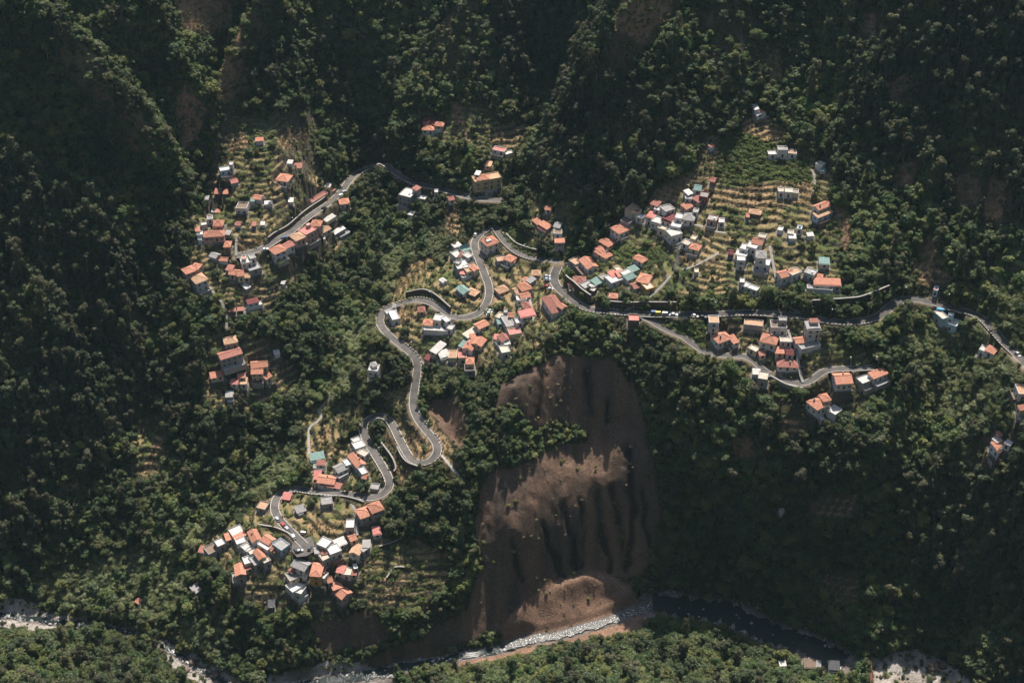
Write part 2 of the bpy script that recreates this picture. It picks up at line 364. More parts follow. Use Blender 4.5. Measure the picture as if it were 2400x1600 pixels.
# ------------------------------------------------------------------ height field with its relief
PU, PV = px(GX, GY, HB)
H = HB.copy()
def line_relief(P, amp, w):
    P = [(a * S, b * S) for a, b in P]
    best = np.full(PU.shape, 1e9)
    for (x1, y1), (x2, y2) in zip(P[:-1], P[1:]):
        dx, dy = x2 - x1, y2 - y1
        t = np.clip(((PU - x1) * dx + (PV - y1) * dy) / (dx * dx + dy * dy), 0, 1)
        best = np.minimum(best, np.hypot(PU - x1 - t * dx, PV - y1 - t * dy))
    return amp * np.exp(-(best / (w * S)) ** 2)
REL = np.zeros_like(H)
for P, a, w in (([(60, 60), (260, 250), (390, 400)], 23, 46), ([(330, 120), (420, 310), (470, 430)], -22, 45), ([(410, 150), (475, 260)], 10, 22), ([(630, 0), (545, 180), (500, 260)], 20, 28),
                ([(560, 60), (500, 150), (488, 260)], -10, 24), ([(1500, -60), (1410, 130), (1370, 230)], 22, 42), ([(1110, -60), (1030, 100), (950, 230)], 7, 34), ([(1200, -40), (1230, 150)], -10, 36), ([(760, -40), (800, 160), (850, 300)], -8, 40), ([(1600, 20), (1590, 180)], -8, 30), ([(1880, 40), (1900, 220)], -8, 36), ([(2000, 130), (2010, 310)], 7, 34), ([(2190, 280), (2180, 480)], -8, 40),
                ([(0, 420), (150, 620), (250, 820)], -11, 52), ([(330, 560), (350, 760), (310, 960)], -12, 42), ([(2200, 790), (2150, 950), (2080, 1110), (2050, 1300)], -13, 46), ([(2330, 950), (2250, 1150), (2170, 1380)], 6, 50),
                ([(1020, 930), (1050, 990)], -6, 24), ([(1200, 1425), (1310, 1362), (1390, 1352), (1460, 1378)], 3.2, 36), ([(1290, 1362), (1345, 1345), (1400, 1352)], 3.0, 20), ([(1340, 380), (1480, 250), (1560, 100)], 6, 36), ([(1700, -50), (1690, 180)], 8, 30), ([(20, 200), (160, 440)], -14, 40), ([(-40, 330), (110, 560)], 12, 40), ([(100, 700), (210, 950)], 8, 40), ([(1560, 880), (1600, 1100)], 6, 40)):
    REL += line_relief(P, a, w)
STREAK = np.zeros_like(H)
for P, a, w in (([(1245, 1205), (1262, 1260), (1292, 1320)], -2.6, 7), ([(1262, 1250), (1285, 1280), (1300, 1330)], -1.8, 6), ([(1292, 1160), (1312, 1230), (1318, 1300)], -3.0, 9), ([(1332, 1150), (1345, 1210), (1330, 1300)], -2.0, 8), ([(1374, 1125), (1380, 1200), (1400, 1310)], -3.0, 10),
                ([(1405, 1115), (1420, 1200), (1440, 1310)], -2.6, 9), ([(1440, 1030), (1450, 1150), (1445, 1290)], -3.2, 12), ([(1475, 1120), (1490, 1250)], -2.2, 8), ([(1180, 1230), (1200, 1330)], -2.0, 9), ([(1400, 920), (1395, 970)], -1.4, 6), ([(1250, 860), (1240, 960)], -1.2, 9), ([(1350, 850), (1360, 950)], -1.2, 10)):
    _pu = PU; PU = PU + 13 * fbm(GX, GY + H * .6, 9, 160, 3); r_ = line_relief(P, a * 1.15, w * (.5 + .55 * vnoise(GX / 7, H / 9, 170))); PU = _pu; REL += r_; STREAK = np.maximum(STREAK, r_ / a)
vis = (PU > -380) & (PU < 2780) & (PV > -380) & (PV < 1980) & (GY > 300)
ci = np.clip(((PU + 9 * fbm(GX, GY, 7, 5) + 9 * fbm(GX, GY, 26, 7) + 400) / 2).astype(int), 0, CW - 1)
cj = np.clip(((PV + 9 * fbm(GX, GY, 7, 15) + 9 * fbm(GX, GY, 26, 17) + 400) / 2).astype(int), 0, CH - 1)
CV = np.where(vis, cover[ci, cj], F_)
# wider relief: gullies running down the mountain, lumps under the woods, flutes on the bare cliff
mtn = np.clip((HB - 150) / 70, 0, 1)
wood = np.isin(CV, (F_, E_, C_, H_)).astype(float)
def blur(a, n):
    for _ in range(2):
        c = np.cumsum(np.pad(a, ((n + 1, n), (0, 0)), mode='edge'), 0); a = (c[2 * n + 1:] - c[:-2 * n - 1]) / (2 * n + 1)
        c = np.cumsum(np.pad(a, ((0, 0), (n + 1, n)), mode='edge'), 1); a = (c[:, 2 * n + 1:] - c[:, :-2 * n - 1]) / (2 * n + 1)
    return a
woodb = blur(wood, 4)
H = H + REL + woodb * (2.6 * fbm(GX, GY, 34, 20, 3)) + mtn * (8.5 * (0.5 - np.abs(fbm(GX + .35 * GY, GY * .35, 42, 30, 3))) - 3) * (GY > 300)
bare = np.isin(CV, (B_,)).astype(float)
bareb = blur(bare, 2)
H = H + bareb * (2.6 * fbm(GX, GY * .22, 8, 40, 3) + 1.0 * fbm(GX, GY, 3.2, 44, 3))
outb = blur((CV == O_).astype(float), 2)
H = H + outb * (3.2 * (.5 - np.abs(fbm(GX, GY * .4, 9, 140, 4))) + .9 * fbm(GX, GY, 3, 150, 3))
H = H + np.isin(CV, (L_, R_)) * (.9 * fbm(GX, GY, 7, 50, 3) + .25 * fbm(GX, GY, 2, 55, 2))
# terraces: flat steps held by low walls
ter = np.isin(CV, (G_, D_, V_, S_)).astype(float)
terb = blur(ter, 1)
_a, _b = np.gradient(HB, XS, YS)
TS = np.where(np.hypot(_a, _b) > .8, 3.3, np.where(CV == S_, 2.5, 1.9))
q = (H + 2.4 * fbm(GX, GY, 30, 60, 2) + .7 * fbm(GX, GY, 8, 64, 2)) / TS
fq = q - np.floor(q)
TSTEP = (np.clip((fq - .74) / .26, 0, 1) - fq) * TS
H = H + terb * TSTEP * .96
RISER = (fq > .70) & (terb > .6)
# the river bed is flattened
WATER = [[(a * S, b * S) for a, b in P] for P in (
    [(1940, 1522), (1880, 1495), (1800, 1460), (1720, 1425), (1640, 1400), (1560, 1385), (1500, 1388)],
    [(1500, 1388), (1460, 1400), (1400, 1425), (1330, 1445), (1260, 1462), (1160, 1486)],
    [(1160, 1486), (1080, 1504), (1000, 1518), (930, 1528)],
    [(930, 1528), (880, 1548), (790, 1555), (700, 1570), (640, 1590)],
    [(540, 1580), (480, 1545), (420, 1510), (370, 1475)], [(310, 1450), (270, 1446), (200, 1432), (120, 1428), (60, 1415), (-40, 1410)])]
WW = (8.0, 2.7, 2.2, 3.2, 1.6, 1.8)
WL = []
for P, w in zip(WATER, WW):
    P = np.array(P)
    x, y, z = cast(HB, P[:, 0], P[:, 1])
    L = resample(np.stack([x, y], -1))
    zz = smooth(hsample(HB, L[:, 0], L[:, 1]), 12)
    WL.append(np.column_stack([L, zz]))
def carve(L, flat, blend, dz=0.0, mode='set'):
    """ground within `flat` of the line is brought to the line's height, blended out over `blend`"""
    D = np.full(H.shape, 1e9); ZL = np.zeros(H.shape)
    rad = flat + blend; n = int(rad / STEP) + 2
    for x, y, z in L:
        i = int(np.searchsorted(XS, x)); j = int(np.searchsorted(YS, y))
        i0, i1, j0, j1 = max(0, i - n), min(len(XS), i + n), max(0, j - n), min(len(YS), j + n)
        if i0 >= i1 or j0 >= j1: continue
        d = np.hypot(XS[i0:i1, None] - x, YS[None, j0:j1] - y)
        sub = D[i0:i1, j0:j1]; m = d < sub
        sub[m] = d[m]; ZL[i0:i1, j0:j1][m] = z
    m = D < rad
    t = np.clip((D - flat) / blend, 0, 1); t = t * t * (3 - 2 * t)
    target = (ZL + dz) * (1 - t) + H * t
    if mode == 'min': target = np.minimum(target, H)
    H[m] = target[m]
    return D
DW = np.full(H.shape, 1e9)
for L, w in zip(WL, WW):
    DW = np.minimum(DW, carve(L, w + .6, 4.0, -.6) - w)
DR = np.full(H.shape, 1e9)
for L in PATHL:
    carve(L, 1.2, 1.5, -.08)
for nme, L, w in ROADS:
    DR = np.minimum(DR, carve(L, w + 1.0, 3.2, -.12) - w)
pz = np.array(PLAZA)
_x, _y, _z = cast(HB, pz[:, 0], pz[:, 1])
PLZ = float(ROADS[1][1][-1][2])
PLX, PLY = at_z(pz[:, 0], pz[:, 1], PLZ)
inpl = inpoly(list(zip(PLX.tolist(), PLY.tolist())), GX, GY)
H[inpl] = PLZ - .12
# ------------------------------------------------------------------ the buildings, read off the zoomed crops:
# roof centre, long edge of the roof in crop pixels, depth and height in metres, roof type, roof and wall colour | label
HOUSES = {
'A': """
1040 755 118 18 8.5 5 h o w|large orange hipped-roof house standing alone among the upper left terraces
815 415 72 -5 3.5 3 s o w|small orange-topped shed among the striped terraces at the top left
1097 622 46 4 3.5 2.4 s w w|small white greenhouse above the lone large hipped house
1170 658 72 0 5 3 s r c|rust-roofed shed on a green plot beside the small white greenhouse
500 688 110 -18 5 5 f w l|long white and teal house at the upper left edge of the hamlet
556 640 34 0 4 7.5 f w w|slim white tower house rising behind the long white and teal one
576 785 62 -16 5 3.6 g p y|pink metal-roofed shed on its own below the white and teal house
437 892 66 0 5 2.8 s r b|larger of two rust-brown flat sheds set side by side
507 893 46 0 5 2.8 s o b|smaller and brighter of two rust-brown flat sheds side by side
327 950 46 0 4 2.6 s y y|small grey shed under trees at the left edge of the upper hamlet
800 935 76 10 5 3.2 g o w|orange-roofed house with a pale lean-to in mid hamlet gardens
752 970 36 0 3 2.4 s t w|tiny teal lean-to hut beside an orange roof in mid hamlet gardens
660 1025 108 5 8 6 f b w|square white two-storey house with a flat grey-brown roof in gardens
437 1068 46 0 4 3 s o c|little orange-roofed hut left of the square white two-storey house
394 1075 38 0 4 2.8 f w w|little white flat annex touching an orange-roofed hut
1105 972 42 0 4 2.6 s w w|lone white shed in the gardens left of the pink road-side row
897 996 70 -6 3 2.4 s w w|low white shed strip in the middle of the hamlet gardens
1395 938 205 -128 4.5 4.4 f r p|long pink and brown row house above the shaded road
1505 868 42 -26 4 4.2 g o p|small orange-gabled house at the upper end of the long pink row
1447 836 46 6 4 2.6 s c c|pale flat-topped shed above the long pink row house
1572 966 92 -12 6.5 6 h o w|orange-hipped white house at the upper end of the left road
1325 1166 96 8 7 7 h o p|orange-hipped pink house standing at the road's edge
1404 1236 96 -52 5 4 g n c|long cream house with a tan-orange gable below the road
1458 1136 90 -56 3.5 3 s w c|long cream shed roof stepping down from the road
1540 1250 104 -62 3.5 3.4 s w y|long white-roofed shed at the wooded edge below the road
1588 1278 100 -52 3.5 3 s y y|long grey shed just downhill of a long white one
1386 1326 70 -12 4 3 f w w|low white flat-roofed shed below the cream gabled house
1122 1292 92 -40 7.5 7 h n p|tan-hipped end house of the big pink block on the road
1208 1250 112 -60 8.5 9 f p p|big pink apartment block with a flat roof beside the road
1268 1222 50 -20 5 6 s r p|small rust-topped annex at the upper end of the pink apartment block
1062 1372 82 -38 6 6 g r w|red-gabled white house between the pink block and a larger orange one
968 1412 112 -46 8 8 h o w|tall white house with a broad orange hip on the bend of the left road
1092 1432 64 -12 4 3 f w w|white curved terrace below the red-gabled road-side house
438 1172 92 0 7 6 h o p|orange-hipped house with a pink arcade in the left cluster
398 1268 196 -14 7 6 h o p|wide orange-roofed house in the left cluster, over a balustraded terrace
340 1336 92 0 4 3.4 f w p|balustraded pink and white terrace under the wide orange-roofed house
620 1176 48 4 4 3 g r w|little rust-roofed house in bushes beside the long stairs
766 1190 36 0 4 2.4 s r b|tiny brown-roofed hut at the top of the striped dry field
520 1366 62 0 6.5 5.6 h o b|small square house with an orange hip beside the straight lane
526 1271 46 5 4 2.6 s y y|pale corrugated shed right of the wide orange roof
360 1135 56 -6 5 4 f y w|pale grey flat house above the orange-hipped arcade house
305 1192 60 -10 4 3 f w y|white flat-topped shed at the upper left of the left cluster
246 1240 40 -6 4 3 s o w|tiny orange-roofed hut at the far left of the left cluster
268 1280 60 -6 4 3 f w w|white shed left of the wide orange-roofed house
270 1328 34 0 4 3 f w l|small pale blue-white hut left of the balustraded terrace
404 1468 64 22 5 3.2 g y y|grey-white pitched shed left of the lower plaza
482 1502 84 4 4 3.2 g o w|orange and grey low house beside the lower plaza stairs
845 1186 36 0 3 2.2 s w w|tiny white hut on the bank over the left road""",
'B': """
162 268 96 -36 7 8 h o p|tall orange-hipped house, upper of the two big ones at the wood's edge
232 236 72 14 6 6 h o p|lower orange-hipped house tucked behind the tall one at the wood's edge
255 345 116 -44 9 9 h n w|tall white house with a wide pale tan roof at the wood's edge
672 170 42 -2 4 7.4 f o w|white house topped by one bright orange square on the lower plaza
690 196 104 -18 6.5 5 f w w|white terraced house below the bright orange square roof
748 158 56 -14 5 5 f y w|grey flat-roofed white house right of the bright orange square
760 252 118 -34 8 4 f y y|big grey concrete terrace house jutting below the lower plaza
545 262 56 12 5 4.6 s r p|red-brown lean-to house at the left of the lower plaza group
575 290 70 6 5.5 5 g o c|orange-gabled house left of the tallest gable under the lower plaza
636 296 66 -10 7 6.4 g o c|tallest orange-gabled cream house under the lower plaza
700 318 60 0 5 5 g n p|salmon-roofed small house at the right of the lower plaza group
694 432 44 -24 4 2.6 s w y|grey rubble shed with a white sheet roof under the lower plaza
752 566 106 -28 4 5.4 s m w|white hillside house with a dark red upper roof on the wooded terraces
768 604 146 -38 4 3.2 f w w|long white terrace in front of the dark red roof
568 646 60 -2 3 2.4 s r b|low rust-roofed shed left of the long white terrace
640 640 52 -2 3 2.4 s r b|low rust shed nearest the long white terrace
545 912 126 -24 7 6.6 h n y|pale tan-roofed house above the long red-roofed one
540 1036 210 -64 7 9 g r y|long grey three-storey house with a red gable on the left spur
420 1242 122 -22 5 4 s o c|orange lean-to house at the left end of the lower spur cluster
812 1134 160 -18 6.5 6.6 g o c|widest orange-gabled cream house of the lower spur cluster
794 1196 112 -4 6 8 g o c|orange-gabled cream house with many windows in the lower spur cluster
876 1242 58 -34 5.5 6 g o c|orange-gabled house at the right end of the lower spur cluster
784 1288 110 0 4.5 4 s m b|long dark rust lean-to under the windowed cream house
650 1236 72 -6 5 4.2 g o c|small orange house in the middle of the lower spur cluster
590 1292 72 6 5.5 4 g p w|pink-roofed white house at the front of the lower spur cluster
670 1300 64 -2 5 6 s n w|pale orange roofed white house with a front terrace on the spur
540 1420 76 -6 5 3 s y y|grey lean-to shed below the lower spur cluster
552 1475 50 -2 3 2.4 s w y|narrow white-topped shed under the grey lean-to
1868 1182 98 10 6.5 9 f w w|tall white flat-roofed house alone on the wooded ridge
1866 1135 46 -10 4 10.5 h y w|grey pyramid-topped annex behind the tall white ridge house
1035 384 30 4 3 3 g w w|tiny white hut among the trees on the ravine slope
972 1036 52 -10 3.5 2.4 s w w|small white greenhouse in the shade of the ravine slope""",
'C': """
486 296 112 6 7 5 h o w|orange-hipped house with white terrace on the back spur
590 262 78 8 6 4.6 h o p|smaller orange-hipped house at the right on the back spur
532 262 52 -6 5 3.6 s m b|dark red lean-to between the two hipped houses on the back spur
572 316 76 -8 4 3.2 f w w|white terrace in front of the back spur houses
468 236 60 10 4 3 s m p|dark pink shed at the top left of the back spur houses
1140 508 118 24 5.5 4 f p w|low white house with a grey-pink roof on the back hillside
1222 540 74 -20 4 3.6 f w c|white and yellow small house right of the low back hillside one
1040 640 56 6 5 4 s n p|pale orange shed above the yellow building
1006 772 262 -46 8 9 f n v|big yellow building with rounded end beside the rear road
985 752 116 -8 6 10.6 h o v|orange-hipped upper house on top of the big yellow building
940 724 42 8 4 12 s w w|little white stair tower on the yellow building
300 906 120 30 11 9 f w y|grey-white three-storey block beside the rear road
378 862 44 26 4 10 s r y|red-topped roof shed on the grey-white three-storey block
432 950 80 16 5 4 f w y|white-edged terrace annex right of the grey-white block
562 890 34 0 4 5.4 f w w|small white house under a tree on the rear road
692 940 52 -12 5 4.2 g r w|little red-roofed hut at the rear road junction
1030 902 112 -36 5 4 f y y|grey concrete house below the yellow building
330 1092 42 10 4 2.6 s w w|white shed alone in the gully woods
1592 1032 60 6 5 4 g o w|bright orange-gabled hut at the top of the wooded gully
1486 1168 54 46 4 3.2 s o p|upper orange lean-to of the gully sheds
1558 1202 86 54 4.5 3.6 s o p|longer orange shed on the gully slope
1540 1236 84 50 2.6 2.8 s p p|pale pink strip shed along the lower edge of the gully sheds
1680 1190 58 14 6 4 g y l|blue-grey gabled house in the gully clearing
1676 1264 82 2 6 4.4 f b w|square brown-topped white house below the blue-grey gable
1692 1346 94 -2 3.6 9 s o y|orange strip roof house over the road wall at the gully mouth
1690 1388 92 -2 4 7 f b y|brown balcony house below the orange strip roof
745 1384 64 -26 3.6 2.8 s w w|whitish lean-to shed above the teal roof at the loop road""",
'D': """
1024 236 116 -42 8.8 9 h o w|tall white house with orange hip and solar tanks in the road fork
846 320 76 -26 6 4 s t w|larger pale teal-roofed shed against the loop road
748 372 76 -30 7 5 f w w|white flat-roofed house with red rim left of the loop road
806 366 74 12 6 5.6 h r w|rust-orange hipped house just below the teal roof
842 420 80 -34 4.6 4 s t w|second teal-roofed shed, below the rust-orange hip by the loop road
888 386 62 36 5 4.4 f w w|whitish flat house wedged between teal roofs and the loop road
790 470 118 -24 9 6 f w y|big white and grey terrace house below the teal roofs
756 450 46 16 4 8 f y y|grey box room house on the big white and grey terrace
880 500 116 -34 8 5 f n c|tan flat-roofed house touching the loop road
932 490 46 40 4 5.4 g o c|small orange gable house at the road side of the tan flat roof
806 534 58 2 4.4 4 s p w|pink lean-to house below the big white and grey terrace
832 572 88 -20 3.4 3 f w w|long white terrace with slots under the pink lean-to
1150 416 86 -10 6 4 f n y|tan flat-roofed house inside the loop road bend
1236 396 76 34 6 6 h o w|small orange-hipped house inside the road bend, behind the parapet road
1256 432 56 14 2.6 4 s o w|low orange porch shed in front of the small bend house
806 686 74 56 6 4.4 g t w|teal-gabled house in the loop gardens
892 706 92 38 6 4 h n b|salmon-hipped small house right of the teal gable in the loop gardens
1120 680 96 -36 6.5 4 h n p|salmon-pink house on the outer side of the loop road
620 600 36 26 3 3 g w w|tiny white gabled hut in the loop gardens
168 930 50 96 5 6 f w w|white flat-roofed house inside the outer hairpin
118 884 98 -34 4 6.4 f w w|white cross wing house at the top of the outer hairpin
172 846 30 0 3 8 s y w|small grey chimney tower house on the hairpin's white wing
422 866 66 -4 5.4 4 h r p|square rust-roofed hut on the grass inside the hairpin
486 986 96 8 6 6 h o w|orange-hipped white house under the loop road
576 956 80 12 6.5 6 f w w|white flat-roofed house beside the orange hip under the loop road
556 1056 236 14 5 3.4 f w w|long white terrace in front of the houses under the loop road
650 968 56 46 4 4 f w w|white terrace wedge at the road side under the loop
692 1044 54 14 5 5 f w w|small white flat house at the right below the loop road
972 1006 98 -44 6 4 g o w|orange-gabled house by the parked white cars
880 1088 118 -78 4.6 3.4 s c y|pale sheet-roofed shed in the hillside row below the loop
896 1126 50 -10 4 4 s o c|small orange lean-to in the hillside row below the loop
818 1192 60 -76 4 4.2 s t w|dark teal roof house strip in the hillside row
868 1196 56 -84 6 5 g o w|orange gable house next to the dark teal strip
950 1164 54 -66 6.6 5 g o c|ridged orange-gabled house at the right of the hillside row
576 1228 104 -96 4.4 4 s w c|long white diagonal roofed shed at the lower village corner
630 1292 92 -26 7 3.6 s w w|white lean-to with a broad sheet roof at the lower corner
710 1292 82 0 8 2.8 f n c|tan walled terrace beside the broad white sheet roof
796 1286 86 -4 9 6 f p c|pinkish flat-roofed house in the lower corner
868 1338 74 0 6 7 h o c|orange-hipped tower house over the hexagonal terrace
866 1414 104 -4 7 4 f b y|hexagonal walled terrace at the edge of the spur
490 1320 36 -48 4 3.4 s m p|dark pink lean-to at the lower left village corner
1368 656 98 -30 8 6 h o c|broad orange-hipped house in the central column of roofs
1302 692 60 -18 6 5 g n c|tan-orange gabled house left in the central column
1370 738 92 -20 5 6 g o w|bright orange strip roofed house in the central column
1386 600 40 40 4 4 g o w|small orange-gabled house at the top of the central column
1428 606 44 30 5 3.8 s y y|grey shed at the top of the central column of roofs
1340 776 100 -8 5 5 f w w|white flat-roofed house mid-way down the central column
1382 826 70 -10 6 5.4 h r w|rust-hipped house low in the central column
1404 868 70 -10 4 4.4 s p w|pinkish lean-to house under the rust hip
1392 916 144 -28 6 5 s p w|long pink-roofed shed beside the stairway
1320 984 76 -12 5 4.4 f w w|white flat house at the foot of the long pink roof
1214 984 66 110 5.6 5 f y w|long grey-white warehouse roofed house above the cliff edge
1246 918 44 0 4 4 g o w|small orange-gabled hut behind the grey-white warehouse
1140 990 46 -6 4 4 s t l|small bright teal-roofed hut left of the grey-white warehouse
1140 936 54 20 6 4 f c c|beige flat house above the small teal hut
1196 896 36 0 4 6 f y y|grey box tower house at the head of the warehouse roof
1278 1082 120 -20 6 3.2 f p c|pale pink walled terrace above the cliff woods
1180 1128 52 52 6 6 g r w|rust-gabled white house on the cliff edge
1206 1184 62 -12 5 5 f w w|white flat house below the rust gable on the cliff edge
1186 1246 86 -16 7 6 f c w|cream flat-roofed house lowest on the cliff edge
1112 1130 42 0 4 3 s p p|small pink lean-to left of the rust gable on the cliff edge
1636 816 106 158 8.4 7 h r w|long church hall with a red-brown hip in the road fork
1716 838 46 30 4 5.6 g o w|short orange wing house on the side of the church hall
1476 530 80 2 5.4 4 h n c|salmon-roofed low house beside the road loop's hedge
1958 442 84 92 7.4 6 g o w|broad orange-gabled white house over the junction
1848 432 96 -44 7 4.2 f n y|grey-tan terrace house touching the broad orange gable
1876 602 120 0 8.5 5 h r c|two-tone orange and brown hipped house over the junction wall
1822 638 62 40 6 4.6 h o c|orange-hipped side house left of the two-tone hip
1942 652 98 -44 6 4.4 f y y|grey flat-topped house right of the two-tone hip
2026 622 62 -42 5 4 s t y|dark teal lean-to right of the two-tone hipped house""",
'E': """
286 596 96 -40 8.4 6 h o w|orange-hipped white house with a blue tarp, at the top of the row
168 718 96 56 6.4 4 h o c|orange-hipped house in the middle of the three along the hedge
132 818 118 74 6.2 4 h o c|long orange-hipped house at the lower end of the row along the hedge
112 776 70 -32 6 4.2 h o c|orange cross wing house of the long hipped one along the hedge
474 870 92 48 5.4 4 h o w|small orange-hipped house on the green garden slope
510 1052 112 26 9 5 h o o|large orange-hipped house with ochre walls at the right of the white cluster
436 1116 78 -22 5.4 4.4 g r c|red-roofed small house at the front of the white cluster
544 1134 84 -24 7 4.4 f c o|ochre terrace house in front of the large orange hip
230 1062 124 -44 8.6 5 f w w|broad white flat-roofed house in the centre of the white cluster
224 1024 62 -22 5.6 6 s p w|pink square roofed house on the white cluster's left
288 1020 64 -16 5.4 6.4 s o w|orange-pink square roofed house in the middle of the white cluster
376 1046 88 -36 4.8 4.6 s t w|teal-roofed house between the white cluster and the large orange hip
342 1010 88 -38 4.6 5 f w w|white strip roofed house behind the teal roof
270 980 52 -16 5 5.4 f c c|cream rooftop house at the back of the white cluster
410 974 70 -30 4.6 3.2 s t y|grey-teal shed at the upper right of the white cluster
72 1092 66 -30 5 4.4 s t y|grey-teal lean-to at the left end of the white cluster
28 1132 44 -22 5 4 f w y|small white flat house at the far left of the white cluster
136 1054 58 -26 5.4 4.4 f y c|grey flat house between the grey-teal lean-to and the broad white one
226 1212 76 4 4.6 3 h o b|little rust-orange pavilion hut in bananas above the road wall
40 1168 48 18 4 3.6 f w b|white-edged balcony shed over the junction wall
616 372 66 26 5 4 s r p|rust-pink lean-to at the upper left of the dense village
722 420 94 -30 7 4.4 f y w|square grey flat-roofed house at the top of the dense village
640 424 66 18 5 4.2 f w w|white flat house left of the square grey roof
578 484 72 22 6 5 s p w|pink-roofed house on the left of the dense village
636 532 96 28 7 6 f w w|broad white flat house in the middle of the dense village
740 512 92 38 8 5.4 s m w|dark maroon-roofed house in the middle of the dense village
568 526 60 20 4.4 4 f w w|white terrace house under the pink roof in the dense village
682 594 74 22 6 6 f c c|cream flat house with an ochre side in the dense village
806 572 96 18 6 5 f w w|long white flat house at the lower right of the dense village
780 640 112 -30 8 7 f w w|tall white house with a walled flat roof, lowest of the dense village
926 484 106 16 8 6 h y w|white house with a grey hip and dark balcony in the dense village
832 494 70 12 6 5.4 f w w|white box house between the maroon roof and the grey hip
902 396 58 46 5 5.2 s o p|orange L-shaped roof house up the lane of the dense village
1004 220 66 8 6 4.2 g t w|dark teal-gabled house at the top of the dense village lane
914 272 48 -18 4.6 4 s w w|bright white small shed below the dark teal gable
936 318 102 12 6 4 f y w|long grey flat house beside the red-roofed one
1062 298 84 14 6.4 6 f y r|grey flat-roofed brick house at the top right of the dense village
1006 332 64 40 5 5 s r p|red-tiled slope house wedged between two grey flat roofs
398 420 74 -62 5 3.4 s n c|long pale tan shed at the left tip of the dense village
440 446 72 20 5 3.2 f r c|rust-grey courtyard shed at the left tip of the dense village
474 500 58 20 4.4 4 f w w|small white hut at the left edge under the dense village
984 444 50 8 5 4 f y w|small grey flat house behind the white grey-hipped one
352 534 88 30 6 3 f b y|brown walled terrace above the blue-tarp house
900 736 72 30 5.4 4 f c w|roofless white ruin house beside a small orange hip
980 762 92 24 6 5 h o c|small orange-hipped house on the dry grass slope
966 692 52 14 4.4 3.4 f c c|broken cream wall hut behind the small orange hip
1146 146 46 10 5 3.6 g r b|lone red-roofed hut at the foot of the vine terraces
1140 512 92 18 6 5 f y p|grey flat-roofed house with a roof tank below the dry terraces
1220 536 56 4 5 4 f w w|bright white cube hut right of the grey flat house
1530 440 112 18 5 3.2 h n b|old brown-tiled ruin house among bushes
1460 472 22 0 4 3 g o b|tiny orange hut next to the old brown-tiled ruin
1764 254 56 0 5 5 f c w|left white cube house of the pair on the upper terrace
1836 258 74 4 5.4 5.4 f c w|right white cube house of the pair on the upper terrace
1900 268 60 6 5 3 f y c|skeleton frame shed right of the two white cubes
2142 384 122 -48 5.4 6 g o w|white house with upper orange gable under the water tank
2152 462 150 -60 4.6 5.4 s n l|long pale-blue lower house wing with a pale orange strip roof
1762 612 48 10 4.4 3.4 f w w|small white hut in bushes right of the dense village
1938 600 48 8 4 4.2 f w w|white hut with a blue roof tank
1856 642 60 6 4.6 3.6 f c w|cream flat shed left of the blue tank hut
1870 676 66 2 4 2.6 s w w|white sheet-roofed shed below the cream flat one
2034 660 58 -4 3 2.6 s w w|low white shed alone on the dark slope
1556 712 98 18 6 5 g o w|orange-gabled house at the top of the white stair village
1594 676 74 14 4.6 4 f c w|white patio house above the orange gable
1508 762 98 28 6.6 5.4 f w w|upper white flat house of the white stair village
1436 778 80 20 6 5 f w w|left white terrace house of the white stair village
1406 834 112 18 6.4 4.4 f w w|wide white terrace house beside the narrow tall white one
1586 832 96 8 7.6 10 h y w|white octagonal tower house with a grey roof
1596 912 150 24 7 6 f w w|lower white block house with terrace under the octagonal tower
1400 884 80 4 5 8 f w w|narrow tall white house left of the octagonal tower
1308 812 44 6 4.6 3.6 g m b|dark red hut at the left of the white stair village
990 996 42 2 4 3 f c c|cream box hut on the terraces under the pylon
1806 1006 126 -34 6.4 7 g o w|orange-gabled end house of the long white one by the stairway
1888 1004 96 -40 5.4 6.4 f n w|long white house wing with a pale deck roof right of the stairway
2040 1004 100 34 6 6 f y w|angled white two-storey house with a roof tank
2124 1032 54 8 4.4 4 h o w|small orange-hipped annex right of the angled white house
2164 906 98 6 6 4 s t y|green-roofed shed alone above the long orange house
2190 1098 262 8 6 6 s o w|long white house with one orange roof plane above the road
2120 1152 250 18 4 3 f y w|long white front terrace under the long orange roof
1410 1086 50 4 5 3.6 f w y|small white flat shed on the dark terraces
1442 1124 44 24 5 4 f w w|middle white shed stepping down the dark terraces
1512 1152 100 36 4.4 4.4 f w w|long low white house on the dark terraces above the road
430 1420 106 4 6 6 f p b|square pink-roofed shed below the main road""",
'F': """
670 118 26 50 3 3 s w w|steep white sheet-roofed hut highest on the right slope
690 168 48 40 4.4 4 s w w|white roofed house highest above the vine terraces
724 152 52 26 4.4 4.4 g o w|orange-roofed house right of the highest white one above the vines
918 500 94 0 5 7.6 f y w|grey-white upper storey house over the vine terraces
820 542 80 -4 4.6 4 f w w|white terrace wing house left over the vine terraces
1010 534 84 8 5 4.2 f n w|white and tan wing house right over the vine terraces
1268 642 64 28 4.6 3.4 f c w|white ruin house beside the upper footpath
1286 686 52 -2 4 3.6 s t w|small dark-teal lean-to by the upper footpath
265 470 32 18 3 2.6 s r w|tiny red-and-white striped hut left of the vine terraces""",
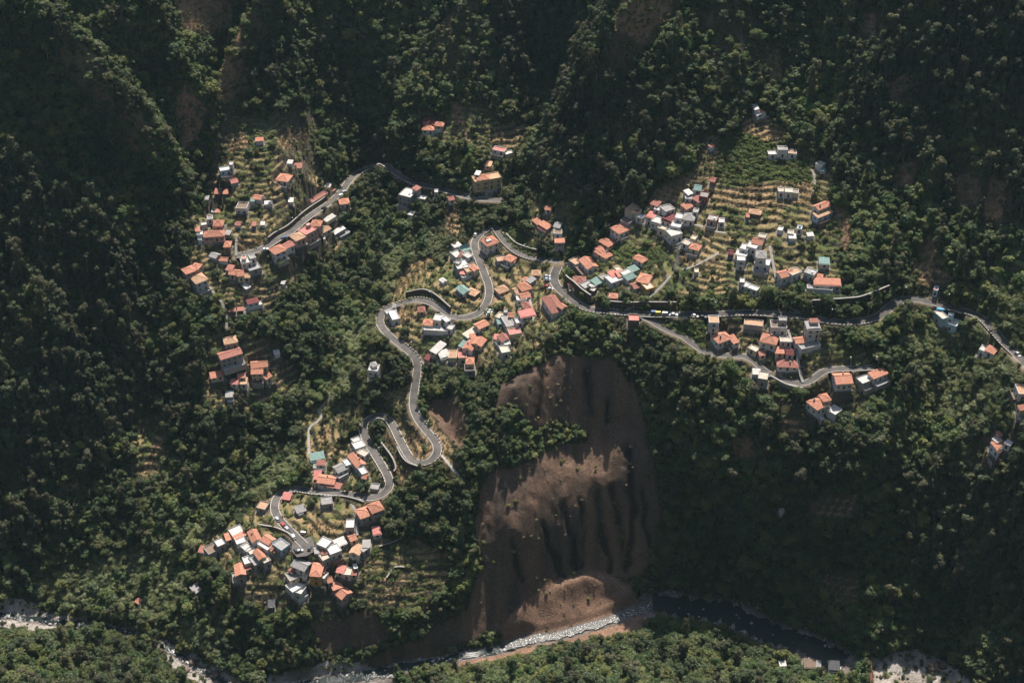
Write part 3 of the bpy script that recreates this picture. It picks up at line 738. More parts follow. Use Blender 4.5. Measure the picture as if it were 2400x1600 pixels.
'G': """
286 738 100 4 7 8 f n w|tall white house with a brown flat roof standing by the main road
652 768 190 20 6 3.4 f n y|low grey-walled house with a pale triangular roof below the road
880 782 158 4 7.4 7 f b w|white two-storey house with a brown terrace roof below the road
920 734 80 2 4 9 f y y|grey rooftop block house on the brown-roofed white one
1196 792 130 -8 7 8.6 s y w|tall house with a pale blue-grey sheet roof below the road
1206 746 78 -2 3 8 s r w|narrow red-topped annex behind the blue-grey sheet roof
1078 912 102 -12 5.4 5 g o w|orange-gabled house with a dark terrace right of the lower stair
1160 968 190 -44 5.6 3.6 f y w|big grey walled terrace in front of the orange gable
800 902 156 34 8.4 6 h o w|large orange-hipped house in the middle of the lower group
944 922 112 4 5 4.4 f c w|cream row house right of the large orange hip
346 908 134 -48 8 6 h o w|orange-hipped white house at the left of the lower group
468 916 56 76 3.4 4 s o w|long narrow orange lean-to at the back of the left lower house
655 1004 84 42 4.6 4 f c c|cream flat-topped house on the curve of the lower lane
720 1032 60 -10 5 4.2 g o c|small orange-gabled house at the curve of the lower lane
890 1018 84 2 5 4.4 s o c|orange lean-to house under the large hip
984 1022 72 2 5.4 4.6 g m w|red-brown gabled house against the lower stair
942 1132 202 10 7.6 4.4 h r w|wide red-brown hipped house over the lower lane
1480 1250 160 -10 9.4 6.4 g o w|orange-gabled white house on the lane at the lower right
1796 1228 142 -56 5 6 s o w|bright orange strip roofed house at the end of the lane
1676 1284 118 -46 6 5 f w y|grey-white flat wing house left of the bright orange strip
764 1242 96 16 7 7 f c y|grey flat-roofed house hanging below the lower lane
690 1206 70 4 4 3 s w w|white awning shed left of the hanging grey house""",
'H': """
1692 362 122 42 7 6 f w l|white villa with a bright flat roof below the right road
1590 292 88 76 4.6 7 f c l|blue-white terraced upper villa wing beside the right road
1684 300 54 10 2.6 7.4 f w l|small white stair villa block between the two villa roofs
1546 62 44 10 4.6 5 f p l|pale blue box hut on the dug terraces by the right road
2054 622 88 40 5 5.4 s o w|orange lean-to house among the canes on the right
1978 612 56 20 5.4 5.8 f w w|white flat-topped house joined to the orange lean-to in the canes
2328 990 40 96 5 6 f n w|long white and tan house at the right edge of the picture
2350 1150 26 48 5 6 s r c|red sloping roofed house at the right picture edge
2326 1216 40 16 4 3.6 s t w|small teal-white hut under the red sloping roof""",
'I': """
1802 408 116 -42 7.8 8 h o y|tall house with a square orange pyramid roof under the hairpin
1696 456 116 -42 8 6.4 h o y|orange multi-hipped house next to the square pyramid roof
1352 158 166 22 7 6 g o w|long orange-roofed hall beside the lowest road bend
1366 226 192 40 4 4.2 s r w|red lean-to along the front of the long orange hall
1252 168 68 -2 9 6.4 s p w|flat pink-roofed house end of the long orange hall
1355 362 110 -14 6.6 5 f y y|grey flat-roofed house below the lowest road bend
985 314 76 12 5 3 s p r|pink-and-white striped shed beside the curve of the road
784 402 90 22 6.4 4 f n y|tan flat-roofed shed on the outside of the road curve
1112 436 88 -30 5 3.2 s y b|grey-brown tin-roofed shed in the dark garden
1110 466 44 -16 3 2.4 s w w|small bright white lean-to under the grey-brown tin roof
1570 574 84 -2 7 7 f w y|tall white flat-roofed house beside the long straight steps
1814 636 76 -12 6 4 s p w|pale pink flat shed right of the long straight steps
1586 686 60 -22 5.4 4 g o c|small orange-gabled house at the foot of the straight steps
688 672 50 100 5.4 6 g o w|steep orange-gabled house at the head of the lowest hamlet
816 708 76 46 6 6 g o w|orange-gabled house next to the lane above the plaza
525 640 124 -52 7.6 4 f w y|wide white parking terrace at the hamlet's upper left
452 690 62 -18 5 5 s o w|orange pent-roofed house at the wide white terrace
552 682 106 -52 3 4.4 s o w|long orange lean-to along the wide white terrace
372 746 80 -34 6 6 f w y|light grey flat-roofed house on the hamlet's left
300 802 118 -60 7 5.6 f b y|dark brown-roofed grey house at the hamlet's left end
212 808 58 10 4.4 3 s r w|red-and-white striped shed at the hamlet's far left
560 726 92 -30 5.4 5 f w w|white terrace house below the long orange lean-to
622 790 66 56 5 5 f w w|white house in the tight alley of the hamlet
660 820 50 56 4 4.6 f c w|pale house in the tight alley, right of a white one
736 842 58 80 4.4 7 g o c|long orange-gabled house in the middle of the lowest hamlet
782 888 70 84 4.6 6 f c y|cream flat-roofed house joined to the orange strip gable
790 768 104 66 5 5 f w w|white roof terrace house above the orange strip gable
848 778 46 34 4 4.6 g o w|little orange-gabled hut left of the striped plaza house
936 764 92 66 6.6 6 f y l|grey and cream striped flat house left of the plaza
872 802 50 30 3.6 3.4 s r p|rust courtyard shed between the orange gables
556 984 14 106 5.6 8 g o y|orange-gabled grey house, lowest left of the hamlet
624 908 76 -24 6 6 f w w|bright white flat-roofed house above the lowest left gable
632 964 58 -24 4 4.8 s r w|rust lean-to house on the right side of the lowest left gable
694 910 64 82 4.4 5.4 f y y|grey-white roof terrace house beside the dark alley
1264 982 36 -128 6.2 9.4 h o o|tall ochre house with a stepped orange hip in the lowest hamlet
1118 936 132 54 7 5 g y w|grey pitched house below the plaza
1058 1042 140 -62 7 4 f y c|pale grey corrugated house with a red stripe below the plaza
1046 994 60 -40 3 4.6 s r y|red strip lean-to on the pale grey corrugated house
1080 1130 158 -100 7.4 5 f w w|long white modern villa with flat roofs low in the hamlet
1108 1178 78 26 6 7.4 f w w|raised white upper box of the modern villa
1120 1236 90 -60 5 2.8 f w w|white front terrace of the modern villa
846 1306 60 -4 5 4 s k k|dark grey pitched hut low on the garden slope
1326 1046 58 22 5 5.4 f w w|white flat wing house right of the tall ochre one
1326 994 40 12 4 6 s o o|small orange lean-to house between the ochre one and the white wing
1378 1070 46 -12 5 4.2 g o w|small orange-gabled house right of the white wing
1496 1188 92 78 7.6 6 g o p|big orange-gabled house with pink walls lowest right
1446 1140 94 -32 4.6 5.4 s o p|orange side wing house of the big pink-walled gable
1334 746 92 40 7 5 f w w|white house with cluttered roof right of the plaza
1420 806 112 -42 7 7 f w w|largest white flat-roofed house right of the plaza
1336 872 84 -40 6 7 f c y|cream flat-roofed house below the largest white one
1478 740 100 -40 5.4 4 s w y|white sheet-covered shed up from the largest white house
1328 812 58 -14 4.6 4 h r w|rust-hipped small house between the white roofs right of the plaza
1628 800 48 -82 6 5 g n w|salmon-tan gabled house right of the white roofs
1690 802 54 -40 5 4.4 f y y|small grey flat house next to the salmon-tan gable
1720 756 70 -2 5 3.4 s y l|blue-grey sheet-roofed shed at the upper terrace wall
1604 852 52 -36 4 3.4 f w w|small white porch hut under the salmon-tan gable
1486 990 72 12 5 4 s p w|pinkish white house left in the row of three low ones
1546 1010 80 8 6 5 f c w|cream middle house in the row of three low ones
1606 1014 48 0 4.4 4.4 s r w|rust-roofed right house in the row of three low ones
1618 966 40 -8 4 4 f w w|small white hut behind the row of three low houses
1262 818 40 -6 4 2.8 s y y|grey garden hut at the edge of the plaza
1158 1040 40 8 4 3 s w w|white canopy shed beside the stepped orange hip""",
'J': """
768 682 88 112 6.2 6 g o w|long steep orange-gabled house inside the hairpin
824 792 46 64 4 4.6 f w w|white wedge house in front of the long hairpin gable
845 832 42 10 4 4 g o w|tiny orange-gabled hut at the tip of the hairpin row
772 508 72 -34 5 4.4 f w w|upper white flat house on the outer hairpin road
822 556 106 -36 6.4 5 f w w|middle white flat house on the outer hairpin road
860 622 80 40 5 4.4 f c w|lower cream flat house with pergola on the outer hairpin road
404 664 136 -26 6.6 5 s t w|deep teal-roofed house at the foot of the dry terraces
440 716 74 0 3.6 5.4 s r w|rust porch roof house cut into the deep teal roof
424 756 116 8 3.6 3.4 f y w|grey terrace house below the deep teal roof
616 752 96 -44 6.4 5.4 g y w|grey-slated gabled house in the dark hairpin garden
692 712 84 -30 6 5.4 f w w|white flat house right of the grey slated gable
630 826 96 -52 5 3.4 f y y|lower grey angular house in the dark hairpin garden
940 985 84 10 5 3 f y y|grey bus shelter terrace inside the lowest hairpin""",
'K': """
1278 798 40 24 4 3.2 g o b|lone orange hut in the riverside canes
1795 696 54 66 4 2.6 s y y|corrugated grey shed under the hamlet's left gardens""",
'M': """
852 1386 108 2 5.6 4 s b y|brown-roofed hut on the near river bank
934 1394 44 6 5 4 s y y|grey lean-to hut beside the brown one on the near bank
1078 1412 108 6 7 4.4 s k y|dark grey-roofed house on the near river bank
605 1384 58 -4 3 2.6 s w w|tiny white hut on the near river bank""",
'N': """
466 152 128 -66 8.6 7 h o w|large orange-hipped white house lowest of the lower right group
526 106 74 -16 6 7.2 h o w|orange rear wing house of the lowest large hipped one
612 236 72 -54 6 5 f w w|white side terrace house right of the lowest large hip
486 304 36 -14 4 4.2 f w w|small white tower hut below the lowest large hip
2134 562 108 -34 7 7 s o w|orange-roofed white house beside curved steps on the far right
2104 512 52 -24 4 7.4 f w w|white annex behind the orange roof beside curved steps
2210 540 62 30 4 4 f w w|white terrace wing house right of the roof beside curved steps
2126 450 34 -6 3 3 s o p|tiny orange hut up the path above the curved steps
130 1162 42 -8 3.4 2.6 s w w|tiny white hut in the deep shade of the right cliff"""}
HS = []
for k, txt in HOUSES.items():
    ox, oy = ORI[k]
    for line in txt.strip().split('\n'):
        a, lab = line.split('|')
        f = a.split()
        HS.append(dict(u=ox + float(f[0]) * Z, v=oy + float(f[1]) * Z, eu=float(f[2]) * Z, ev=float(f[3]) * Z, d=float(f[4]), h=max(2.0, float(f[5]) * (.62 if float(f[5]) < 8 else .72)),
                       t=f[6], rc=f[7], wc=f[8], label=lab))
hu = np.array([h['u'] for h in HS]); hv = np.array([h['v'] for h in HS]); hh = np.array([h['h'] + (1.0 if h['t'] in 'hg' else .2) for h in HS])
for lift in np.unique(hh):
    m = np.where(hh == lift)[0]
    x, y, z = cast(H, hu[m], hv[m], float(lift))
    for i, a, b, c in zip(m, x, y, z):
        q = HS[i]
        q['x'], q['y'], q['zr'] = float(a), float(b), float(c)
        q['zb'] = q['zr'] - lift
        x0, y0 = at_z(q['u'] - q['eu'] / 2, q['v'] - q['ev'] / 2, q['zr']); x1, y1 = at_z(q['u'] + q['eu'] / 2, q['v'] + q['ev'] / 2, q['zr'])
        q['w'] = float(math.hypot(x1 - x0, y1 - y0)); q['yaw'] = math.atan2(float(y1 - y0), float(x1 - x0))
        q['w'] = min(q['w'], 24.0) * .93; q['d'] *= .93
        # the roof centre that was read is the centre of the outline in the picture
def foot(q, grow=0.0):
    c, s = math.cos(q['yaw']), math.sin(q['yaw'])
    return [(q['x'] + c * a - s * b, q['y'] + s * a + c * b) for a, b in ((-q['w'] / 2 - grow, -q['d'] / 2 - grow), (q['w'] / 2 + grow, -q['d'] / 2 - grow),
                                                                       (q['w'] / 2 + grow, q['d'] / 2 + grow), (-q['w'] / 2 - grow, q['d'] / 2 + grow))]
# a wall never stands on the carriageway: such a house is set back from the road
for q in HS:
    for _ in range(3):
        P = np.array(foot(q) + [((a[0] + b[0]) / 2, (a[1] + b[1]) / 2) for a, b in zip(foot(q), foot(q)[1:] + foot(q)[:1])] + [(q['x'], q['y'])])
        worst = None
        for nme, L, w in ROADS:
            for p in P:
                d = np.hypot(L[:, 0] - p[0], L[:, 1] - p[1]); i = int(d.argmin())
                if d[i] < w + .5 and (worst is None or w + .5 - d[i] > worst[0]): worst = (w + .5 - d[i], L[i], p, w)
        if worst is None: break
        v_ = np.array([q['x'] - worst[1][0], q['y'] - worst[1][1]]); nv = np.hypot(*v_)
        if nv > 14 or nv < .3: break
        v_ = v_ / nv * min(worst[0] + .15, 3.5)
        q['x'] += float(v_[0]); q['y'] += float(v_[1])
# ground is cut level inside every footprint, a yard's width round it is eased
HC = np.zeros(H.shape, bool)
for q in HS:
    P = foot(q, 1.6)
    n = int((q['w'] + q['d']) / STEP) + 4
    i = int(np.searchsorted(XS, q['x'])); j = int(np.searchsorted(YS, q['y']))
    sl = (slice(max(0, i - n), i + n), slice(max(0, j - n), j + n))
    m = inpoly(P, GX[sl], GY[sl])
    H[sl] = np.where(m, np.clip(H[sl], q['zb'] - 1.0, q['zb'] + .05), H[sl])
    HC[sl] |= inpoly(foot(q, 1.0), GX[sl], GY[sl])
# ------------------------------------------------------------------ materials
def mat(name, col, rough=.85, var=.25, scale=.6, spec=.25, kind=None, bump=0.0, bscale=3.0):
    m = bpy.data.materials.new(name); m.use_nodes = True
    nt = m.node_tree; n = nt.nodes; l = nt.links
    b = n["Principled BSDF"]
    b.inputs["Roughness"].default_value = rough
    b.inputs["Specular IOR Level"].default_value = spec
    geo = n.new("ShaderNodeNewGeometry")
    no = n.new("ShaderNodeTexNoise"); no.inputs["Scale"].default_value = scale; no.inputs["Detail"].default_value = 5; no.inputs["Roughness"].default_value = .65
    l.new(geo.outputs["Position"], no.inputs["Vector"])
    oi = n.new("ShaderNodeObjectInfo")
    mr = n.new("ShaderNodeMapRange"); mr.inputs["From Min"].default_value = .25; mr.inputs["From Max"].default_value = .75
    mr.inputs["To Min"].default_value = 1 - var; mr.inputs["To Max"].default_value = 1 + var
    l.new(no.outputs["Fac"], mr.inputs["Value"])
    mr2 = n.new("ShaderNodeMapRange"); mr2.inputs["To Min"].default_value = 1 - var * .5; mr2.inputs["To Max"].default_value = 1 + var * .4
    l.new(oi.outputs["Random"], mr2.inputs["Value"])
    mu = n.new("ShaderNodeMath"); mu.operation = 'MULTIPLY'
    l.new(mr.outputs[0], mu.inputs[0]); l.new(mr2.outputs[0], mu.inputs[1])
    vm = n.new("ShaderNodeVectorMath"); vm.operation = 'SCALE'; vm.inputs[0].default_value = col
    l.new(mu.outputs[0], vm.inputs["Scale"])
    l.new(vm.outputs[0], b.inputs["Base Color"])
    if kind in ('tile', 'sheet'):
        tc = n.new("ShaderNodeTexCoord")
        w = n.new("ShaderNodeTexWave"); w.inputs["Scale"].default_value = 1.3 if kind == 'tile' else .9; w.bands_direction = 'X'; w.inputs["Distortion"].default_value = .3
        l.new(tc.outputs["Object"], w.inputs["Vector"])
        bp = n.new("ShaderNodeBump"); bp.inputs["Strength"].default_value = .5; bp.inputs["Distance"].default_value = .12
        l.new(w.outputs["Fac"], bp.inputs["Height"]); l.new(bp.outputs[0], b.inputs["Normal"])
    elif bump:
        n2 = n.new("ShaderNodeTexNoise"); n2.inputs["Scale"].default_value = bscale; n2.inputs["Detail"].default_value = 4
        l.new(geo.outputs["Position"], n2.inputs["Vector"])
        bp = n.new("ShaderNodeBump"); bp.inputs["Strength"].default_value = bump; bp.inputs["Distance"].default_value = .3
        l.new(n2.outputs["Fac"], bp.inputs["Height"]); l.new(bp.outputs[0], b.inputs["Normal"])
    return m
RC = dict(o=(.49, .225, .15), r=(.35, .155, .12), p=(.50, .20, .17), b=(.20, .145, .11), y=(.30, .285, .27), k=(.09, .09, .095), w=(.56, .53, .49), c=(.50, .43, .34), t=(.19, .28, .25), n=(.48, .30, .19), m=(.17, .055, .055))
WC = dict(w=(.60, .58, .55), c=(.58, .49, .37), p=(.47, .31, .27), y=(.33, .315, .30), v=(.52, .41, .24), o=(.50, .31, .11), b=(.19, .14, .11), l=(.43, .54, .60), r=(.25, .10, .08), k=(.10, .10, .10))
ROOFM = {k: mat("roof_" + k, c, .8, .34, .9, .2, 'tile' if k in 'ornm' else ('sheet' if k in 'pt' else None)) for k, c in RC.items()}
WALLM = {k: mat("render_" + k, c, .9, .14, .35, .2) for k, c in WC.items()}
M_FRAME = mat("window_frame", (.45, .43, .40), .6, .1)
M_PANE = mat("window_glass", (.018, .02, .024), .25, .3, spec=.4)
M_DOOR = mat("door_wood", (.07, .04, .028), .7, .3)
M_CONC = mat("concrete", (.30, .28, .255), .9, .25, .4)
M_STONE = mat("basalt_wall", (.085, .065, .055), .95, .35, .9, bump=.6, bscale=1.5)
M_ASPH = mat("asphalt", (.118, .107, .098), .92, .35, .22, .2)
M_KERB = mat("whitewashed_kerb", (.48, .44, .39), .85, .25, .8)
M_METAL = mat("galvanised_steel", (.42, .42, .41), .5, .1, spec=.5)
M_TYRE = mat("tyre_rubber", (.02, .02, .02), .9, .1)
M_GLASSC = mat("car_glass", (.015, .018, .022), .12, .1, spec=.6)
M_ROCK = mat("river_stone", (.34, .315, .29), .9, .35, .7, bump=.4)
M_ROCKD = mat("dark_boulder", (.17, .12, .095), .92, .35, .5, bump=.5)
M_BARK = mat("pale_bark", (.20, .165, .13), .9, .3, 1.0)
M_DEAD = mat("bleached_wood", (.42, .38, .32), .9, .25, 1.0)

# ------------------------------------------------------------------ mesh helpers
class MB:
    def __init__(s): s.v = []; s.f = []; s.m = []
    def poly(s, P, mi=0):
        k = len(s.v); s.v += [tuple(p) for p in P]; s.f.append(tuple(range(k, k + len(P)))); s.m.append(mi)
    def hexa(s, B, T, mi=0):
        k = len(s.v); s.v += [tuple(p) for p in B] + [tuple(p) for p in T]; n = len(B)
        s.f.append(tuple(range(k + n - 1, k - 1, -1))); s.f.append(tuple(range(k + n, k + 2 * n)))
        for i in range(n):
            j = (i + 1) % n; s.f.append((k + i, k + j, k + n + j, k + n + i))
        s.m += [mi] * (n + 2)
    def box(s, x0, x1, y0, y1, z0, z1, mi=0):
        s.hexa([(x0, y0, z0), (x1, y0, z0), (x1, y1, z0), (x0, y1, z0)], [(x0, y0, z1), (x1, y0, z1), (x1, y1, z1), (x0, y1, z1)], mi)
    def tube(s, P, r0, r1=None, n=5, mi=0):
        r1 = r0 if r1 is None else r1
        P = [Vector(p) for p in P]; rings = []
        for i, p in enumerate(P):
            d = (P[min(i + 1, len(P) - 1)] - P[max(i - 1, 0)]).normalized()
            a = d.orthogonal().normalized(); b = d.cross(a); r = r0 + (r1 - r0) * i / max(1, len(P) - 1)
            k = len(s.v)
            for q in range(n):
                t = q * 2 * math.pi / n; s.v.append(tuple(p + (a * math.cos(t) + b * math.sin(t)) * r))
            rings.append(k)
        for a, b in zip(rings[:-1], rings[1:]):
            for q in range(n):
                w = (q + 1) % n; s.f.append((a + q, a + w, b + w, b + q)); s.m.append(mi)
        s.f.append(tuple(rings[0] + q for q in range(n))[::-1]); s.f.append(tuple(rings[-1] + q for q in range(n))); s.m += [mi, mi]
    def mesh(s, name, mats):
        me = bpy.data.meshes.new(name); me.from_pydata(s.v, [], s.f)
        for m in (mats if isinstance(mats, (list, tuple)) else [mats]): me.materials.append(m)
        me.polygons.foreach_set("material_index", s.m); me.update()
        return me
def obj(name, me, parent=None, loc=None, rotz=None, scale=None):
    o = bpy.data.objects.new(name, me); COL.objects.link(o)
    if parent is not None: o.parent = parent
    if loc is not None: o.location = loc
    if rotz is not None: o.rotation_euler = (0, 0, rotz)
    if scale is not None: o.scale = scale
    return o
def tag(o, label=None, cat=None, group=None, kind=None):
    if label: o['label'] = label
    if cat: o['category'] = cat
    if group: o['group'] = group
    if kind: o['kind'] = kind
    return o
def hz(x, y): return float(hsample(H, x, y))

# ------------------------------------------------------------------ terrain sheet
NX, NY = len(XS), len(YS)
base = np.zeros((NX, NY, 3))
n1 = fbm(GX, GY, 16, 70, 4); n2 = fbm(GX, GY, 5, 80, 3); n3 = fbm(GX, GY, 60, 90, 3)
def setc(m, a, b, t):
    t = np.clip(t, 0, 1)[..., None]
    c = np.array(a) * (1 - t) + np.array(b) * t
    base[m] = c[m]
every = np.ones(H.shape, bool)
setc(every, (.035, .042, .02), (.075, .055, .034), .45 + n1 * .8)
setc(CV == E_, (.05, .042, .024), (.085, .058, .038), .5 + n1)
setc(CV == G_, (.095, .115, .04), (.32, .225, .12), .45 + n1 * 1.1 + n2 * .6)
setc(CV == D_, (.32, .215, .12), (.14, .12, .055), .18 + n1 * .9 + n2 * .6)
setc(CV == V_, (.08, .105, .032), (.15, .14, .06), .3 + n2 * .9)
setc(CV == B_, (.165, .105, .072), (.085, .062, .05), .45 + fbm(GX, GY * .2, 6, 95, 3) * .9 + n1 * .5 + .25 * fbm(H, GX * .15, 5, 97, 3))
setc(CV == S_, (.29, .195, .11), (.12, .125, .05), .5 + n1 * 1.3 + n2 * .5)
setc(CV == R_, (.36, .325, .29), (.17, .135, .10), .4 + n1 * 1.2 + n2 * .7)
setc(CV == C_, (.12, .13, .06), (.16, .14, .08), .5 + n1)
setc(CV == H_, (.15, .11, .07), (.085, .075, .045), .5 + n1 * 1.2)
setc(CV == L_, (.27, .165, .11), (.16, .10, .07), .4 + n1 * .7 + n2 * .5)
setc(CV == O_, (.27, .165, .10), (.15, .10, .065), .35 + n1 * .9 + n2 * .5)
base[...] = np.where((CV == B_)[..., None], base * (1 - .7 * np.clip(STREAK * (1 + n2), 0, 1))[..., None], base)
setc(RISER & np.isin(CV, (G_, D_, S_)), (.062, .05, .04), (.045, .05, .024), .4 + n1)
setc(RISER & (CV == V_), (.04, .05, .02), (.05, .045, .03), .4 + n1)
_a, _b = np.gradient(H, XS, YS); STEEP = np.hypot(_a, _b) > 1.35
setc(HC, (.24, .21, .18), (.16, .145, .12), .5 + n2)
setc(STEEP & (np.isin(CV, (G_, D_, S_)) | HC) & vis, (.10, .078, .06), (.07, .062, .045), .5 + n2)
setc((DR < 1.6) & vis & ~STEEP, (.22, .17, .12), (.10, .085, .05), .4 + n2 * 1.2)
setc(DW < 1.2, (.12, .10, .085), (.20, .17, .15), .5 + n2)
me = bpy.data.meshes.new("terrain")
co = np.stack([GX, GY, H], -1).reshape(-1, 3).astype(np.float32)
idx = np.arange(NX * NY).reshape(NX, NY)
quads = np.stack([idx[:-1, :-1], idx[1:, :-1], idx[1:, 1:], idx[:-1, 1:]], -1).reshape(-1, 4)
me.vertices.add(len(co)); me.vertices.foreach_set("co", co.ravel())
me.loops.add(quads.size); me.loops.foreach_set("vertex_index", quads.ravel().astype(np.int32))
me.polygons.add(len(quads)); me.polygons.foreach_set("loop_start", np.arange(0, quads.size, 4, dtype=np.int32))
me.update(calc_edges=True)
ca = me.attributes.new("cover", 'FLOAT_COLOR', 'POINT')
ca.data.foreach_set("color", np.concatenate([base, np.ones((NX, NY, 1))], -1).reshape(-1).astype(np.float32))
TM = bpy.data.materials.new("ground"); TM.use_nodes = True
nt = TM.node_tree; n = nt.nodes; l = nt.links
b = n["Principled BSDF"]; b.inputs["Roughness"].default_value = .95; b.inputs["Specular IOR Level"].default_value = .1
at = n.new("ShaderNodeAttribute"); at.attribute_name = "cover"
geo = n.new("ShaderNodeNewGeometry")
no = n.new("ShaderNodeTexNoise"); no.inputs["Scale"].default_value = .9; no.inputs["Detail"].default_value = 6; no.inputs["Roughness"].default_value = .7
l.new(geo.outputs["Position"], no.inputs["Vector"])
mr = n.new("ShaderNodeMapRange"); mr.inputs["From Min"].default_value = .28; mr.inputs["From Max"].default_value = .72; mr.inputs["To Min"].default_value = .5; mr.inputs["To Max"].default_value = 1.5
l.new(no.outputs["Fac"], mr.inputs["Value"])
vm = n.new("ShaderNodeVectorMath"); vm.operation = 'SCALE'
l.new(at.outputs["Color"], vm.inputs[0]); l.new(mr.outputs[0], vm.inputs["Scale"]); l.new(vm.outputs[0], b.inputs["Base Color"])
no2 = n.new("ShaderNodeTexNoise"); no2.inputs["Scale"].default_value = 1.6; no2.inputs["Detail"].default_value = 5
l.new(geo.outputs["Position"], no2.inputs["Vector"])
bp = n.new("ShaderNodeBump"); bp.inputs["Strength"].default_value = .8; bp.inputs["Distance"].default_value = .5
l.new(no2.outputs["Fac"], bp.inputs["Height"]); l.new(bp.outputs[0], b.inputs["Normal"])
me.materials.append(TM)
tag(obj("terrain", me), kind='structure')

# ------------------------------------------------------------------ roads, paths, plaza, river
def ribbon(L, w, lift, th=.25, mi=0, mb=None, off=0.0):
    mb = mb or MB()
    L = np.asarray(L)
    d = np.gradient(L[:, :2], axis=0); d /= np.linalg.norm(d, axis=1, keepdims=True) + 1e-9
    nrm = np.stack([-d[:, 1], d[:, 0]], -1)
    A = L[:, :2] + nrm * (off + w); B = L[:, :2] + nrm * (off - w)
    k = len(mb.v); n = len(L)
    for i in range(n):
        z = L[i, 2] + lift
        mb.v += [(A[i, 0], A[i, 1], z), (B[i, 0], B[i, 1], z), (A[i, 0], A[i, 1], z - th), (B[i, 0], B[i, 1], z - th)]
    for i in range(n - 1):
        a = k + 4 * i; c = a + 4
        mb.f += [(a, a + 1, c + 1, c), (a + 2, a, c, c + 2), (a + 1, a + 3, c + 3, c + 1)]; mb.m += [mi] * 3
    return mb
for nme, L, w in ROADS:
    mb = ribbon(L, w, 0.02)
    ribbon(L, .16, .12, .3, 1, mb, w + .05); ribbon(L, .16, .12, .3, 1, mb, -w - .05)
    tag(obj("road", mb.mesh("road", [M_ASPH, M_KERB])), kind='structure')
mb = MB(); ip = list(zip(PLX.tolist(), PLY.tolist())); c0 = np.mean(ip, axis=0)
mb.hexa([(x, y, PLZ - .4) for x, y in ip][::-1], [(x, y, PLZ + .03) for x, y in ip][::-1])
tag(obj("plaza", mb.mesh("plaza", M_ASPH)), kind='structure')
for L in PATHL:
    tag(obj("path", ribbon(L, .75, .06, .3).mesh("path", M_CONC)), kind='structure')
wm = bpy.data.materials.new("river_water"); wm.use_nodes = True
nt = wm.node_tree; n = nt.nodes; l = nt.links; b = n["Principled BSDF"]
b.inputs["Base Color"].default_value = (.02, .028, .027, 1); b.inputs["Roughness"].default_value = .16; b.inputs["IOR"].default_value = 1.33
geo = n.new("ShaderNodeNewGeometry")
a1 = n.new("ShaderNodeTexNoise"); a1.inputs["Scale"].default_value = 1.1; a1.inputs["Detail"].default_value = 4
l.new(geo.outputs["Position"], a1.inputs["Vector"])
bp = n.new("ShaderNodeBump"); bp.inputs["Strength"].default_value = .9; bp.inputs["Distance"].default_value = .22
l.new(a1.outputs["Fac"], bp.inputs["Height"]); l.new(bp.outputs[0], b.inputs["Normal"])
fm = bpy.data.materials.new("white_water"); fm.use_nodes = True
nt = fm.node_tree; n = nt.nodes; l = nt.links; b = n["Principled BSDF"]
b.inputs["Roughness"].default_value = .3
geo = n.new("ShaderNodeNewGeometry")
a1 = n.new("ShaderNodeTexNoise"); a1.inputs["Scale"].default_value = 1.3; a1.inputs["Detail"].default_value = 6; a1.inputs["Roughness"].default_value = .7
l.new(geo.outputs["Position"], a1.inputs["Vector"])
rp = n.new("ShaderNodeValToRGB"); rp.color_ramp.elements[0].position = .53; rp.color_ramp.elements[0].color = (.04, .04, .036, 1); rp.color_ramp.elements[1].position = .62; rp.color_ramp.elements[1].color = (.75, .74, .70, 1)
l.new(a1.outputs["Fac"], rp.inputs[0]); l.new(rp.outputs[0], b.inputs["Base Color"])
bp = n.new("ShaderNodeBump"); bp.inputs["Strength"].default_value = 1; bp.inputs["Distance"].default_value = .35
l.new(a1.outputs["Fac"], bp.inputs["Height"]); l.new(bp.outputs[0], b.inputs["Normal"])
def river(L, w, m, seed):
    mb = MB(); L = L[::2]
    d = np.gradient(L[:, :2], axis=0); d /= np.linalg.norm(d, axis=1, keepdims=True) + 1e-9
    nrm = np.stack([-d[:, 1], d[:, 0]], -1); r = random.Random(seed); K = 8
    for i in range(len(L)):
        wa, wb = w * r.uniform(.5, 1.25), w * r.uniform(.5, 1.25)
        for k in range(K + 1):
            o = -wb + (wa + wb) * k / K; p = L[i, :2] + nrm[i] * o
            mb.v.append((p[0], p[1], L[i, 2] - .12 + (r.uniform(-.18, .18) if m is fm else r.uniform(-.02, .02))))
    for i in range(len(L) - 1):
        for k in range(K):
            a = i * (K + 1) + k; mb.f.append((a, a + 1, a + K + 2, a + K + 1)); mb.m.append(0)
    return mb
for i, (L, w) in enumerate(zip(WL, WW)):
    m = fm if i == 1 else wm
    tag(obj("river", (lambda q: (q.polygons.foreach_set('use_smooth', [True] * len(q.polygons)), q)[1])(river(L, w, m, i).mesh("river", m))), kind='structure')

# ------------------------------------------------------------------ buildings
def window_mesh(w, h):
    mb = MB()
    mb.box(-w / 2, w / 2, -.06, .02, -h / 2, h / 2, 1)
    for a, c in ((-w / 2 - .1, -w / 2), (w / 2, w / 2 + .1), (-.04, .04)): mb.box(a, c, -.10, .02, -h / 2 - (0.1 if a != -.04 else 0), h / 2 + (.1 if a != -.04 else 0), 0)
    mb.box(-w / 2, w / 2, -.10, .02, h / 2, h / 2 + .1, 0); mb.box(-w / 2 - .14, w / 2 + .14, -.18, .02, -h / 2 - .2, -h / 2 - .101, 0)
    return mb.mesh("window", [M_FRAME, M_PANE])
WIN = window_mesh(1.15, 1.25)
mb = MB(); mb.box(-.55, .55, -.05, .02, 0, 2.15, 0); mb.box(-.65, -.55, -.09, .02, 0, 2.25, 1); mb.box(.55, .65, -.09, .02, 0, 2.25, 1); mb.box(-.55, .55, -.09, .02, 2.15, 2.25, 1)
